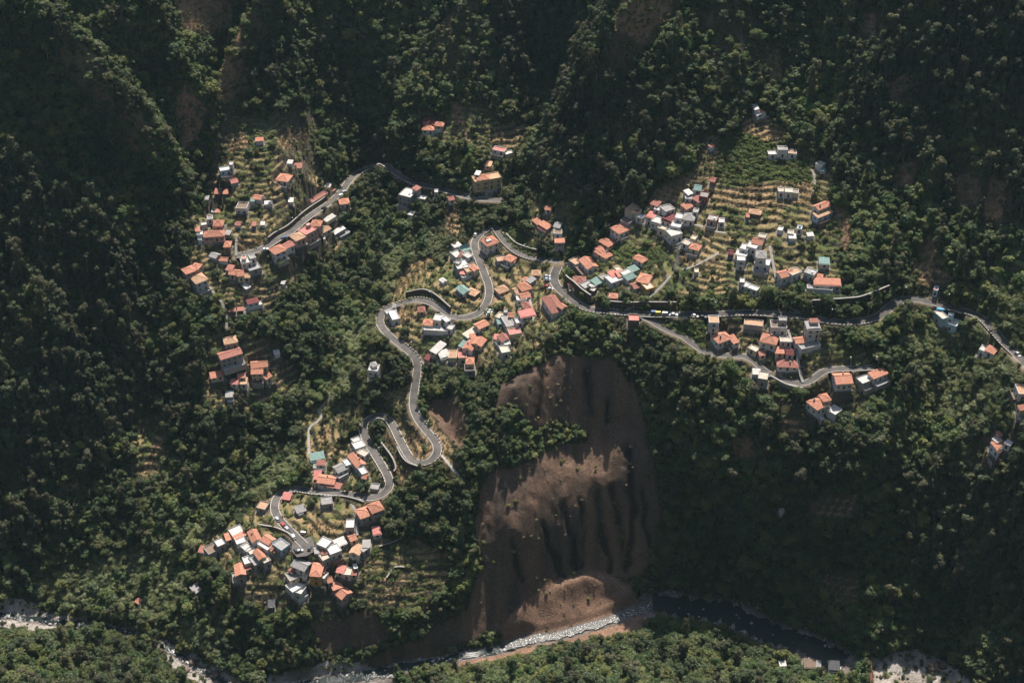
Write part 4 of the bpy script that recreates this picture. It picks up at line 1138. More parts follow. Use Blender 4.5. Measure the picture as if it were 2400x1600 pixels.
DOOR = mb.mesh("door", [M_DOOR, M_FRAME])
mb = MB(); mb.box(-.35, .35, -.3, .3, -1, 1.1, 0); mb.box(-.42, .42, -.37, .37, 1.1, 1.22, 0)
CHIM = mb.mesh("chimney", M_CONC)
def drum(r, h, m, horiz=False, name="tank"):
    mb = MB(); mb.tube([(-h / 2, 0, r), (h / 2, 0, r)] if horiz else [(0, 0, 0), (0, 0, h)], r, n=10)
    return mb.mesh(name, m)
M_WHITE = mat("white_enamel", (.78, .78, .76), .4, .05); M_BLUE = mat("blue_plastic", (.05, .22, .42), .5, .15)
TANKW = drum(.38, 1.5, M_WHITE, True, "solar_tank"); TANKB = drum(.6, 1.2, M_BLUE, False, "water_tank"); TANKG = drum(.6, 1.1, M_WHITE, False, "water_tank")
NOUN = ('house', 'shed', 'sheds', 'hut', 'block', 'annex', 'terrace', 'villa', 'building', 'hall', 'greenhouse', 'lean-to', 'hip', 'gable')
CAMP = Vector((0, 0, CAM_Z))
for hi, q in enumerate(HS):
    words = q['label'].replace(',', ' ').split()
    noun = next((w for w in words if w in NOUN[:-2]), 'house')
    if noun == 'lean-to' and 'house' in words: noun = 'house'
    noun = {'sheds': 'shed', 'block': 'house'}.get(noun, noun)
    root = bpy.data.objects.new(noun.replace('-', '_'), None); COL.objects.link(root)
    root.empty_display_size = 1
    root.location = (q['x'], q['y'], q['zb']); root.rotation_euler = (0, 0, q['yaw'])
    tag(root, q['label'], noun, 'buildings of the mountain village')
    w2, d2, h, t = q['w'] / 2, q['d'] / 2, q['h'], q['t']
    zf = min(min(hz(x, y) for x, y in foot(q)), q['zb']) - q['zb'] - .8
    zf = max(zf, -4.5)
    e = (hi % 13) * .004
    jit = R.uniform(.9, 1.1)
    wallm, roofm = WALLM[q['wc']], ROOFM[q['rc']]
    wmb, rmb = MB(), MB()
    rise = d2 * .42 * jit if t in 'hg' else 0
    if t in 'hg':
        if t == 'g':
            for s in (-1, 1):
                wmb.poly([(s * w2, -d2, zf), (s * w2, d2, zf), (s * w2, d2, h), (s * w2, 0, h + rise - .02), (s * w2, -d2, h)][::s])
            wmb.poly([(-w2, -d2, zf), (w2, -d2, zf), (w2, -d2, h), (-w2, -d2, h)]); wmb.poly([(w2, d2, zf), (-w2, d2, zf), (-w2, d2, h), (w2, d2, h)])
        else:
            wmb.box(-w2, w2, -d2, d2, zf, h)
        o = .38; dz = o * .42 * jit; th = .16
        X, Y = w2 + o, d2 + o
        ze, zt = h - dz + .03, h + rise + .03
        rx = X if t == 'g' else max(0.05, X - Y)
        for s in (-1, 1):
            P = [(-X, s * Y, ze), (X, s * Y, ze), (rx, 0, zt), (-rx, 0, zt)]
            if s > 0: P = P[::-1]
            rmb.hexa([(a, b_, c - th) for a, b_, c in P], P)
        if t == 'h':
            for s in (-1, 1):
                P = [(s * X, -Y, ze), (s * X, Y, ze), (s * rx, 0, zt)]
                if s < 0: P = P[::-1]
                rmb.hexa([(a, b_, c - th) for a, b_, c in P], P)
            for s in (-1, 1):
                for s2 in (-1, 1): rmb.tube([(s * X, s2 * Y, ze + .04), (s * rx, 0, zt + .06)], .13, n=4)
        rmb.tube([(-rx - .03, 0, zt + .06), (rx + .03, 0, zt + .06)], .14, n=4)
    elif t == 's':
        wmb.box(-w2, w2, -d2, d2, zf, h - .25)
        k = .09 * d2 * 2
        X, Y = w2 + .3, d2 + .3
        P = [(-X, -Y, h - k + .12), (X, -Y, h - k + .12), (X, Y, h + k + .12), (-X, Y, h + k + .12)]
        rmb.hexa([(a, b_, c - .14) for a, b_, c in P], P)
        wmb.hexa([(-w2, -d2 + .02, h - .25), (w2, -d2 + .02, h - .25), (w2, d2 - .02, h - .25), (-w2, d2 - .02, h - .25)], [(-w2, -d2 + .02, h - k), (w2, -d2 + .02, h - k), (w2, d2 - .02, h + k), (-w2, d2 - .02, h + k)])
        for i in range(int(q['w'] / 1.4) + 1):                   # standing seams
            x = -X + .2 + i * 1.4
            if x < X - .1: rmb.hexa([(x, -Y, h - k + .12), (x + .08, -Y, h - k + .12), (x + .08, Y, h + k + .12), (x, Y, h + k + .12)], [(x, -Y, h - k + .19), (x + .08, -Y, h - k + .19), (x + .08, Y, h + k + .19), (x, Y, h + k + .19)])
    else:
        ph = .55 + e; tk = .22
        wmb.box(-w2, w2, -d2, d2, zf, h - .02)
        for a in ((-w2, w2, -d2, -d2 + tk), (-w2, w2, d2 - tk, d2), (-w2, -w2 + tk, -d2 + tk, d2 - tk), (w2 - tk, w2, -d2 + tk, d2 - tk)):
            wmb.box(a[0], a[1], a[2], a[3], h - .02, h + ph)
        rmb.box(-w2 + tk, w2 - tk, -d2 + tk, d2 - tk, h - .02, h + .06)
    wall = obj("wall", wmb.mesh("wall", wallm), root)
    roof = obj("roof", rmb.mesh("roof", roofm), root)
    if t in 'hg' and q['w'] > 8 and R.random() < .6:
        obj("chimney", CHIM, roof, (R.uniform(-.5, .5) * w2, R.choice((-1, 1)) * d2 * .35, h + rise * .75))
    if t == 'f' and q['w'] > 7 and h > 4.5 and R.random() < .6:          # stair head on a flat roof
        sx, sy = R.choice((-1, 1)) * w2 * .55, d2 * .45
        mb = MB(); mb.box(sx - 1.2, sx + 1.2, sy - 1.0, sy + 1.0, h + .06, h + 2.2); mb.box(sx - 1.35, sx + 1.35, sy - 1.15, sy + 1.15, h + 2.2, h + 2.34)
        obj("stair_head", mb.mesh("stair_head", wallm), roof)
    if 'solar' in q['label']:
        for k in range(4): obj("solar_tank", TANKW, roof, (-w2 * .55 + (k % 2) * 1.7, -d2 * .1 - (k // 2) * 1.3, h + rise * .62))
    if 'blue roof tank' in q['label']: obj("water_tank", TANKB, roof, (0, 0, h + .06))
    elif 'roof tank' in q['label'] or (t == 'f' and h > 5 and R.random() < .25): obj("water_tank", TANKG, roof, (w2 * .4, -d2 * .3, h + .06))
    # a walled yard in front, where there is room for it
    if noun == 'house' and q['w'] * q['d'] > 28 and R.random() < .62:
        yd = R.uniform(1.8, 3.6); cy0, sy0 = math.cos(q['yaw']), math.sin(q['yaw']); s0 = -1 if cy0 > -.2 else 1
        cs = [(a * w2, s0 * (d2 + b_)) for a in (-1, 0, 1) for b_ in (yd * .5, yd)]
        ws = [(q['x'] + cy0 * a - sy0 * b_, q['y'] + sy0 * a + cy0 * b_) for a, b_ in cs]
        okk = all(float(DR[min(NX - 1, np.searchsorted(XS, a)), min(NY - 1, np.searchsorted(YS, b_))]) > .8 for a, b_ in ws)
        for p in HS:
            if p is q or abs(p['x'] - q['x']) > 26 or abs(p['y'] - q['y']) > 26: continue
            c3, s3 = math.cos(p['yaw']), math.sin(p['yaw'])
            for a, b_ in ws:
                lx, ly = c3 * (a - p['x']) + s3 * (b_ - p['y']), -s3 * (a - p['x']) + c3 * (b_ - p['y'])
                if abs(lx) < p['w'] / 2 + .2 and abs(ly) < p['d'] / 2 + .2: okk = False
        if okk:
            zb2 = min(min(hz(a, b_) for a, b_ in ws) - q['zb'] - .6, -.6); zb2 = max(zb2, -3.2); mb = MB(); y0_, y1_ = sorted((s0 * (d2 + .003), s0 * (d2 + yd))); zt = -.12
            mb.box(-w2 * .98, w2 * .98, y0_, y1_, zb2, zt); yo = y0_ if s0 < 0 else y1_
            mb.box(-w2 * .98, w2 * .98, min(yo, yo - s0 * .2), max(yo, yo - s0 * .2), zt + .001, zt + .8)
            for s1 in (-1, 1): mb.box(min(s1 * w2 * .98, s1 * (w2 * .98 - .2)), max(s1 * w2 * .98, s1 * (w2 * .98 - .2)), y0_ + (.21 if s0 < 0 else 0), y1_ - (.21 if s0 > 0 else 0), zt + .001, zt + .8)
            obj("yard", mb.mesh("yard", R.choice((M_CONC, M_CONC, M_STONE, WALLM['y'], WALLM['b']))), root)
            for a, b_ in ws:
                i, j = int(np.searchsorted(XS, a)), int(np.searchsorted(YS, b_)); HC[i - 1:i + 2, j - 1:j + 2] = True
    # openings on every side the valley sees
    best = None
    cy, sy_ = math.cos(q['yaw']), math.sin(q['yaw'])
    for nx, ny, ln, off in ((0, -1, q['w'], d2), (0, 1, q['w'], d2), (-1, 0, q['d'], w2), (1, 0, q['d'], w2)):
        wn_ = Vector((cy * nx - sy_ * ny, sy_ * nx + cy * ny, 0))
        f = wn_.dot((CAMP - Vector((q['x'], q['y'], q['zb']))).normalized())
        if f < .06: continue
        rz = math.atan2(nx, -ny)
        tx, ty = -ny, nx
        nfl = max(1, int((h + .4) / 2.85))
        n_ = max(1, int(ln / (2.9 if noun == 'house' else 4.2)))
        if noun in ('shed', 'greenhouse', 'hut', 'lean-to', 'terrace'): nfl = 1; n_ = min(n_, 2)
        low = int(max(0, (-zf - .8) // 2.85)) if noun == 'house' else 0
        for k in range(-min(low, 2), nfl):
            zc = 1.55 + 2.85 * k
            if zc + .75 > h - .15: continue
            for i in range(n_):
                s = (i + .5) / n_ * ln - ln / 2
                x, y = nx * off + tx * s, ny * off + ty * s
                gx, gy = q['x'] + cy * x - sy_ * y, q['y'] + sy_ * x + cy * y
                if hz(gx, gy) > q['zb'] + zc - .7: continue
                if k == 0 and i == n_ // 2 and best is None and f > .3 and zc < 2:
                    obj("door", DOOR, root, (x, y, .05), rz); best = 1
                elif R.random() < .9:
                    obj("window", WIN, root, (x, y, zc), rz)
        if noun == 'house' and f > .45 and h > 5.6 and nfl > 1 and R.random() < .55:
            mb = MB(); L_2 = ln * .42
            mb.box(-L_2, L_2, -1.15, -.01, 2.7, 2.84); mb.box(-L_2, L_2, -1.15, -1.07, 2.84, 3.75); mb.box(-L_2, -L_2 + .08, -1.07, -.01, 2.84, 3.75); mb.box(L_2 - .08, L_2, -1.07, -.01, 2.84, 3.75)
            obj("balcony", mb.mesh("balcony", wallm), root, (nx * off, ny * off, 0), rz)
# ------------------------------------------------------------------ vegetation
def leafmat(name, *cols, trans=.48):
    m = bpy.data.materials.new(name); m.use_nodes = True
    nt = m.node_tree; n = nt.nodes; l = nt.links
    out = n["Material Output"]; n.remove(n["Principled BSDF"])
    oi = n.new("ShaderNodeObjectInfo"); geo = n.new("ShaderNodeNewGeometry")
    mx = n.new("ShaderNodeValToRGB"); e = mx.color_ramp.elements
    while len(e) < len(cols): e.new(.5)
    for k, c in enumerate(cols): e[k].position = k / (len(cols) - 1); e[k].color = (*c, 1)
    l.new(oi.outputs["Random"], mx.inputs[0])
    no = n.new("ShaderNodeTexNoise"); no.inputs["Scale"].default_value = .022; no.inputs["Detail"].default_value = 3
    l.new(oi.outputs["Location"], no.inputs["Vector"])
    mr = n.new("ShaderNodeMapRange"); mr.inputs["From Min"].default_value = .35; mr.inputs["From Max"].default_value = .65; mr.inputs["To Min"].default_value = .62; mr.inputs["To Max"].default_value = 1.4
    l.new(no.outputs["Fac"], mr.inputs["Value"])
    n2 = n.new("ShaderNodeTexNoise"); n2.inputs["Scale"].default_value = 1.1; n2.inputs["Detail"].default_value = 2
    l.new(geo.outputs["Position"], n2.inputs["Vector"])
    m2 = n.new("ShaderNodeMapRange"); m2.inputs["From Min"].default_value = .3; m2.inputs["From Max"].default_value = .7; m2.inputs["To Min"].default_value = .6; m2.inputs["To Max"].default_value = 1.4
    l.new(n2.outputs["Fac"], m2.inputs["Value"])
    mu = n.new("ShaderNodeMath"); mu.operation = 'MULTIPLY'; l.new(mr.outputs[0], mu.inputs[0]); l.new(m2.outputs[0], mu.inputs[1])
    vm = n.new("ShaderNodeVectorMath"); vm.operation = 'SCALE'; l.new(mx.outputs[0], vm.inputs[0]); l.new(mu.outputs[0], vm.inputs["Scale"])
    d = n.new("ShaderNodeBsdfDiffuse"); t = n.new("ShaderNodeBsdfTranslucent"); ms = n.new("ShaderNodeMixShader"); ms.inputs[0].default_value = trans
    l.new(vm.outputs[0], d.inputs[0]); l.new(vm.outputs[0], t.inputs[0]); l.new(d.outputs[0], ms.inputs[1]); l.new(t.outputs[0], ms.inputs[2])
    gl = n.new("ShaderNodeBsdfGlossy"); gl.inputs["Roughness"].default_value = .45; gl.inputs["Color"].default_value = (.8, .85, .8, 1)
    m3 = n.new("ShaderNodeMixShader"); m3.inputs[0].default_value = .02
    l.new(ms.outputs[0], m3.inputs[1]); l.new(gl.outputs[0], m3.inputs[2]); l.new(m3.outputs[0], out.inputs[0])
    return m
L_BROAD = leafmat("broad_leaves", (0.057, 0.100, 0.026), (0.087, 0.124, 0.031), (0.153, 0.159, 0.045), (0.100, 0.124, 0.050), (0.071, 0.112, 0.040), (0.195, 0.201, 0.053))
L_EUC = leafmat("eucalyptus_leaves", (.085, .105, .045), (.072, .098, .040), (.115, .112, .054), (.105, .098, .05))
L_SHRUB = leafmat("shrub_leaves", (0.087, 0.123, 0.034), (0.168, 0.162, 0.050), (0.118, 0.146, 0.040), (0.179, 0.151, 0.067))
L_CANE = leafmat("cane_blades", (.18, .215, .085), (.235, .24, .105), (.17, .205, .10))
L_VINE = leafmat("vine_leaves", (.10, .16, .034), (.15, .185, .048), (.17, .17, .06))
L_DRY = leafmat("dry_scrub", (.20, .15, .08), (.13, .105, .055), trans=.3)
L_GRASS = leafmat("dry_grass_blades", (.36, .26, .13), (.26, .20, .09), trans=.35)
L_PALM = leafmat("palm_leaves", (.08, .105, .04), (.11, .125, .05))

def leaf_mesh(name, C, Nrm, size, matl, extra=None, aspect=1.5):
    """one mesh of small bent leaf sprays at points C, facing roughly along Nrm"""
    k = len(C)
    r = RNG.normal(size=(k, 3)) * .5
    nn = Nrm + r; nn /= np.linalg.norm(nn, axis=1, keepdims=True) + 1e-9
    a = np.cross(nn, RNG.normal(size=(k, 3))); a /= np.linalg.norm(a, axis=1, keepdims=True) + 1e-9
    b = np.cross(nn, a)
    s = (size * RNG.uniform(.6, 1.35, k))[:, None]
    v = np.stack([C - a * s * aspect * .5, C - b * s * .42 - nn * s * .1, C + a * s * aspect * .5, C + b * s * .42 - nn * s * .1], 1).reshape(-1, 3)
    f = np.arange(4 * k).reshape(k, 4)
    V, F, Mi, mats = [tuple(p) for p in v.tolist()], f.tolist(), [0] * k, [matl]
    if extra is not None:
        o = len(V); V += extra.v; F += [tuple(i + o for i in q) for q in extra.f]; Mi += [1] * len(extra.f); mats.append(M_BARK)
    me = bpy.data.meshes.new(name); me.from_pydata(V, [], F)
    for m in mats: me.materials.append(m)
    me.polygons.foreach_set("material_index", Mi); me.update()
    return me
def blobs(spec, per):
    """points on lumpy crowns: spec = [(centre, radii)]"""
    C, N = [], []
    for c, r in spec:
        c, r = np.array(c), np.array(r)
        k = int(per * (r[0] * r[1] + r[0] * r[2] + r[1] * r[2]) / 3)
        d = RNG.normal(size=(k, 3)); d /= np.linalg.norm(d, axis=1, keepdims=True)
        d[:, 2] = np.where(d[:, 2] < -.45, -d[:, 2], d[:, 2])
        rad = 1 - .38 * RNG.random(k) ** 2
        lump = 1 + .16 * np.sin(d[:, :1] * 7 + c[0] * 5)[:, 0] * np.cos(d[:, 1] * 6 + c[1] * 3)
        C.append(c + d * r * (rad * lump)[:, None]); N.append(d / r * r.mean() + np.array([0, .2, .9]))
    return np.concatenate(C), np.concatenate(N)
def trunk(h, r, limbs, lean=.0):
    mb = MB(); top = (lean * h, 0, h)
    mb.tube([(0, 0, -1.2), (lean * h * .3, 0, h * .5), top], r, r * .5, 5)
    for (x, y, z) in limbs: mb.tube([(lean * h * .5, 0, h * .55), (x * .6, y * .6, (h * .55 + z) / 2 + .3), (x, y, z)], r * .45, r * .15, 4)
    return mb
def crown_spec(kind, rr):
    S_ = []
    if kind == 'broad':
        hgt = rr.uniform(3.6, 6.6); R0 = rr.uniform(1.6, 2.8)
        S_.append(((0, 0, hgt * .62), (R0 * .8, R0 * .8, R0 * .75)))
        for k in range(rr.randint(6, 9)):
            t = rr.uniform(0, 6.28); q = rr.uniform(.45, .95) * R0; r = rr.uniform(.65, 1.25)
            S_.append(((math.cos(t) * q, math.sin(t) * q, hgt * rr.uniform(.38, .88)), (r, r, r * .85)))
        return S_, hgt * .6, .22
    if kind == 'euc':
        hgt = rr.uniform(8, 11.5); le = rr.uniform(-.08, .08)
        for k in range(rr.randint(9, 13)):
            t = rr.uniform(0, 6.28); z = hgt * rr.uniform(.34, 1.0); q = rr.uniform(.2, 1) * 2.1 * (1.15 - .6 * z / hgt); r = rr.uniform(.6, 1.15)
            S_.append(((math.cos(t) * q + le * z, math.sin(t) * q, z), (r, r, r * rr.uniform(.9, 1.3))))
        return S_, hgt * .9, .2
    if kind == 'shrub':
        for k in range(rr.randint(4, 6)):
            t = rr.uniform(0, 6.28); q = rr.uniform(0, .9); r = rr.uniform(.5, .95)
            S_.append(((math.cos(t) * q, math.sin(t) * q, r * .65), (r, r, r * .8)))
        return S_, .4, .06
def tree_parts(kind, seed, per, size, matl):
    rr = random.Random(seed)
    sp, th, tr = crown_spec(kind, rr)
    C, N = blobs(sp, per)
    tb = trunk(th, tr, [c for c, r in sp[1:6]])
    return C, N, tb
VAR = {}
for kind, cnt, per, size, ml in (('broad', 9, 66, .52, L_BROAD), ('euc', 6, 84, .42, L_EUC), ('shrub', 3, 60, .40, L_SHRUB)):
    VAR[kind] = [(tree_parts(kind, 50 + i, per, size, ml), size, ml) for i in range(cnt)]
PMESH = {}
for kind in VAR:
    PMESH[kind] = [leaf_mesh("crown", p[0], p[1], size, ml, p[2]) for p, size, ml in VAR[kind]]
def blade_mesh(nb, h, spread, width, matl, droop=.5, seg=3):
    V, F = [], []
    for i in range(nb):
        t = R.uniform(0, 6.28); q = R.uniform(0, spread * .5); ln = h * R.uniform(.6, 1.15); out_ = R.uniform(.15, 1.0) * spread
        bx, by = math.cos(t) * q, math.sin(t) * q; t2 = t + R.uniform(-.9, .9)
        k = len(V); sx, sy = -math.sin(t2) * width, math.cos(t2) * width
        for j in range(seg + 1):
            u = j / seg; z = ln * (u - droop * u * u * .8) ; x = bx + math.cos(t2) * out_ * u ** 1.5; y = by + math.sin(t2) * out_ * u ** 1.5
            w = 1 - u * .85
            V += [(x - sx * w, y - sy * w, z), (x + sx * w, y + sy * w, z)]
        for j in range(seg): a = k + 2 * j; F.append((a, a + 1, a + 3, a + 2))
    me = bpy.data.meshes.new("blades"); me.from_pydata(V, [], F); me.materials.append(matl); me.update()
    return me
PMESH['cane'] = [blade_mesh(130, 4.2, 2.5, .16, L_CANE, .62) for _ in range(3)]
PMESH['cane'] += [leaf_mesh('sprays', *blobs([((R.uniform(-1, 1), R.uniform(-1, 1), R.uniform(1.2, 2.4)), (1.0, 1.0, 1.1)) for _ in range(4)], 60), .42, L_CANE, None, 3.4) for _ in range(3)]
PMESH['vine'] = [leaf_mesh("vine", *blobs([((R.uniform(-.8, .8), R.uniform(-.5, .5), .45), (.7, .6, .45)) for _ in range(3)], 70), .34, L_VINE) for _ in range(3)]
PMESH['dry'] = [leaf_mesh("scrub", *blobs([((R.uniform(-.5, .5), R.uniform(-.5, .5), .4), (.55, .55, .42)) for _ in range(3)], 46), .3, L_DRY) for _ in range(3)]
PMESH['grass'] = [blade_mesh(46, .75, .7, .05, L_GRASS, .4, 2) for _ in range(2)]

# where things may stand
clear = np.zeros((CW, CH), bool)
def clear_poly(P):
    i0 = max(0, int((min(p[0] for p in P) + 400) / 2)); i1 = min(CW, int((max(p[0] for p in P) + 400) / 2) + 2)
    j0 = max(0, int((min(p[1] for p in P) + 400) / 2)); j1 = min(CH, int((max(p[1] for p in P) + 400) / 2) + 2)
    clear[i0:i1, j0:j1] |= inpoly(P, UU[i0:i1, j0:j1], VV[i0:i1, j0:j1])
for q in HS:
    for zz in (q['zb'] + q['h'], q['zb'] + q['h'] * .35):
        P = foot(q, .3); a = np.array(P); u, v = px(a[:, 0], a[:, 1], np.full(4, zz)); clear_poly(list(zip(u.tolist(), v.tolist())))
for nme, L, w in ROADS:
    for s in range(0, len(L) - 3, 3):
        d = L[s + 3, :2] - L[s, :2]; d /= np.linalg.norm(d) + 1e-9; nx_, ny_ = -d[1], d[0]; w_ = w * .9
        a = np.array([(L[s, 0] + nx_ * w_, L[s, 1] + ny_ * w_), (L[s + 3, 0] + nx_ * w_, L[s + 3, 1] + ny_ * w_), (L[s + 3, 0] - nx_ * w_, L[s + 3, 1] - ny_ * w_), (L[s, 0] - nx_ * w_, L[s, 1] - ny_ * w_)])
        u, v = px(a[:, 0], a[:, 1], np.full(4, L[s, 2])); clear_poly(list(zip(u.tolist(), v.tolist())))
u, v = px(np.array(PLX), np.array(PLY), np.full(len(PLX), PLZ)); clear_poly(list(zip(u.tolist(), v.tolist())))
clear0 = clear.copy()
for L, w in zip(WL[:3], WW[:3]):
    for s in range(0, len(L) - 3, 3):
        d = L[s + 3, :2] - L[s, :2]; d /= np.linalg.norm(d) + 1e-9
        a = np.array([(p[0] - k * d[1] * w, p[1] + k * d[0] * w) for p, k in ((L[s], 1), (L[s + 3], 1), (L[s + 3], -1), (L[s], -1))])
        u, v = px(a[:, 0], a[:, 1], np.full(4, L[s, 2])); clear_poly(list(zip(u.tolist(), v.tolist())))
clear0 = clear.copy()
clear |= np.isin(cover, (D_, S_, V_, R_, L_, B_, O_))
DP = np.full(H.shape, 1e9)
for L in PATHL:
    for x, y, z in L:
        i = int(np.searchsorted(XS, x)); j = int(np.searchsorted(YS, y)); sl = (slice(max(0, i - 3), i + 3), slice(max(0, j - 3), j + 3))
        DP[sl] = np.minimum(DP[sl], np.hypot(XS[sl[0], None] - x, YS[None, sl[1]] - y))
def grid_at(A, x, y):
    i = np.clip(np.searchsorted(XS, x), 0, NX - 1); j = np.clip(np.searchsorted(YS, y), 0, NY - 1)
    return A[i, j]
gx_, gy_ = np.gradient(H, XS, YS)
SLOPE = np.hypot(gx_, gy_)
YARD = HC.copy()

def scatter(cell, dens, seed):
    """jittered points with a plan density per ground cover (dens: class -> plants per square metre of slope)"""
    rg = np.random.default_rng(seed)
    xs = np.arange(-420, 500, cell); ys = np.arange(395, 985, cell)
    X, Y = np.meshgrid(xs, ys, indexing='ij'); X = X + rg.uniform(0, cell, X.shape); Y = Y + rg.uniform(0, cell, Y.shape)
    X, Y = X.ravel(), Y.ravel()
    c = grid_at(CV, X, Y); sl = np.minimum(grid_at(SLOPE, X, Y), 2.5)
    lut = np.zeros(16)
    for k, d in dens.items(): lut[k] = d
    p = lut[c] * cell * cell * np.sqrt(1 + sl * sl)
    clump = np.clip(.95 + 1.0 * fbm(X, Y, 22, seed, 3), .2, 2)
    ok = rg.random(X.shape) < p * clump
    ok &= (grid_at(DR, X, Y) > .4) & (grid_at(DW, X, Y) > 1.3) & ~grid_at(YARD, X, Y) & (grid_at(DP, X, Y) > 1.3) & ~grid_at(inpl, X, Y)
    X, Y = X[ok], Y[ok]; Zz = hsample(H, X, Y); U, V = px(X, Y, Zz)
    k = (U > -330) & (U < 2730) & (V > -330) & (V < 1930)
    return X[k], Y[k], Zz[k], U[k], V[k]
def free(X, Y, Zz, hgt, wid, soft=False):
    """true where a plant of this size hides no roof, wall or road that the photograph shows"""
    ok = np.ones(len(X), bool)
    for fz in (.15, .5, .85, 1.0):
        U, V = px(X, Y, Zz + hgt * fz)
        for du in (-.5, 0, .5):
            a = np.clip(((U + du * wid * 4 + 400) / 2).astype(int), 0, CW - 1); b_ = np.clip(((V + 400) / 2).astype(int), 0, CH - 1)
            ok &= ~(clear if (fz > .4 and not soft) else clear0)[a, b_]
    return ok
TREES = {}
rg = np.random.default_rng(5)
for kind, cell, dens, hh_, ww_, seed in (
        ('broad', 2.0, {F_: .115, E_: .036, G_: .0062, C_: .022, V_: .001, B_: .0006, H_: .03, L_: .0004, O_: .014, R_: .006, D_: .0012, S_: .0012}, 5.2, 4.2, 101),
        ('euc', 2.3, {F_: .013, E_: .072, G_: .0004, H_: .007, C_: .001}, 10, 3.8, 202)):
    X, Y, Zz, U, V = scatter(cell, dens, seed)
    sc = np.clip(np.exp(rg.normal(-.06, .36, len(X))), .35, 1.6)
    c = grid_at(CV, X, Y)
    sc = np.where(np.isin(c, (G_, D_, S_, V_, L_)), sc * .66, sc)
    edge = (U > 1130) & (U < 1560) & (V > 760) & (V < 1120)                  # trees round the slide shrunk so that sun reaches its ledge
    sc = np.where(edge, np.minimum(sc * .75, .95), sc)
    ok = free(X, Y, Zz, hh_ * sc, ww_ * sc)
    small = ~ok
    sc2 = np.where(small, .42, sc)
    ok2 = ok | (free(X, Y, Zz, hh_ * .42, ww_ * .42, True) & (kind == 'broad') & (rg.random(len(X)) < .6))
    X, Y, Zz, U, V, sc2 = X[ok2], Y[ok2], Zz[ok2], U[ok2], V[ok2], sc2[ok2]
    TREES[kind] = np.column_stack([X, Y, Zz, U, V, sc2])
SMALL = {}
for kind, cell, dens, hh_, ww_, seed in (
        ('shrub', 1.6, {F_: .11, E_: .09, G_: .02, C_: .03, V_: .02, B_: .004, H_: .14, L_: .002, R_: .045, O_: .06, D_: .012, S_: .02}, 1.7, 2.2, 303),
        ('cane', 1.5, {C_: .26, F_: .0035, R_: .008, G_: .003}, 3.4, 3.2, 404),
        ('vine', 1.05, {V_: .62, G_: .05, S_: .14, D_: .01}, .8, 1.8, 505),
        ('dry', 1.3, {D_: .06, O_: .25, H_: .14, G_: .02, B_: .012, S_: .06, E_: .02, L_: .008, R_: .004}, .7, 1.1, 606),
        ('grass', 1.1, {D_: .30, O_: .12, G_: .05, S_: .05, H_: .08}, .6, .8, 707)):
    X, Y, Zz, U, V = scatter(cell, dens, seed)
    ok = free(X, Y, Zz, np.full(len(X), hh_), np.full(len(X), ww_), True) if hh_ > 1 else np.ones(len(X), bool)
    SMALL[kind] = np.column_stack([X, Y, Zz, U, V, np.clip(rg.normal(1, .28, len(X)), .45, 1.8)])[ok]

def thicket(name, meshes, T, zs=(.85, 1.2), tilt=0.0):
    """one object: every plant of the mass as an instance on its own point"""
    colp = bpy.data.collections.new(name + "_plants")
    for i, m_ in enumerate(meshes):
        colp.objects.link(bpy.data.objects.new("%s_plant_%d" % (name, i), m_))
    me = bpy.data.meshes.new(name); k = len(T)
    me.vertices.add(k); me.vertices.foreach_set("co", T[:, :3].astype(np.float32).ravel())
    a = me.attributes.new("turn", 'FLOAT_VECTOR', 'POINT')
    rot = np.column_stack([rg.normal(0, .05 + tilt, k), rg.normal(0, .05 + tilt, k), rg.uniform(0, 6.283, k)])
    a.data.foreach_set("vector", rot.astype(np.float32).ravel())
    a = me.attributes.new("size", 'FLOAT_VECTOR', 'POINT')
    s = np.column_stack([T[:, 5] * rg.uniform(.85, 1.2, k), T[:, 5] * rg.uniform(.85, 1.2, k), T[:, 5] * rg.uniform(*zs, k)])
    a.data.foreach_set("vector", s.astype(np.float32).ravel())
    a = me.attributes.new("pick", 'INT', 'POINT'); a.data.foreach_set("value", rg.integers(0, len(meshes), k).astype(np.int32))
    o = tag(obj(name, me), kind='stuff')
    g = bpy.data.node_groups.new(name, 'GeometryNodeTree')
    g.interface.new_socket("Geometry", in_out='INPUT', socket_type='NodeSocketGeometry'); g.interface.new_socket("Geometry", in_out='OUTPUT', socket_type='NodeSocketGeometry')
    N = g.nodes; gi = N.new("NodeGroupInput"); go = N.new("NodeGroupOutput")
    ci_ = N.new("GeometryNodeCollectionInfo"); ci_.inputs["Collection"].default_value = colp; ci_.inputs["Separate Children"].default_value = True; ci_.inputs["Reset Children"].default_value = True
    ip_ = N.new("GeometryNodeInstanceOnPoints"); ip_.inputs["Pick Instance"].default_value = True
    for nm, ty, sk in (("turn", 'FLOAT_VECTOR', "Rotation"), ("size", 'FLOAT_VECTOR', "Scale"), ("pick", 'INT', "Instance Index")):
        na = N.new("GeometryNodeInputNamedAttribute"); na.data_type = ty; na.inputs["Name"].default_value = nm
        so = next(x for x in na.outputs if x.enabled and x.name == "Attribute")
        g.links.new(so, ip_.inputs[sk])
    g.links.new(gi.outputs[0], ip_.inputs["Points"]); g.links.new(ci_.outputs[0], ip_.inputs["Instance"]); g.links.new(ip_.outputs[0], go.inputs[0])
    md = o.modifiers.new("plants", 'NODES'); md.node_group = g
    return o
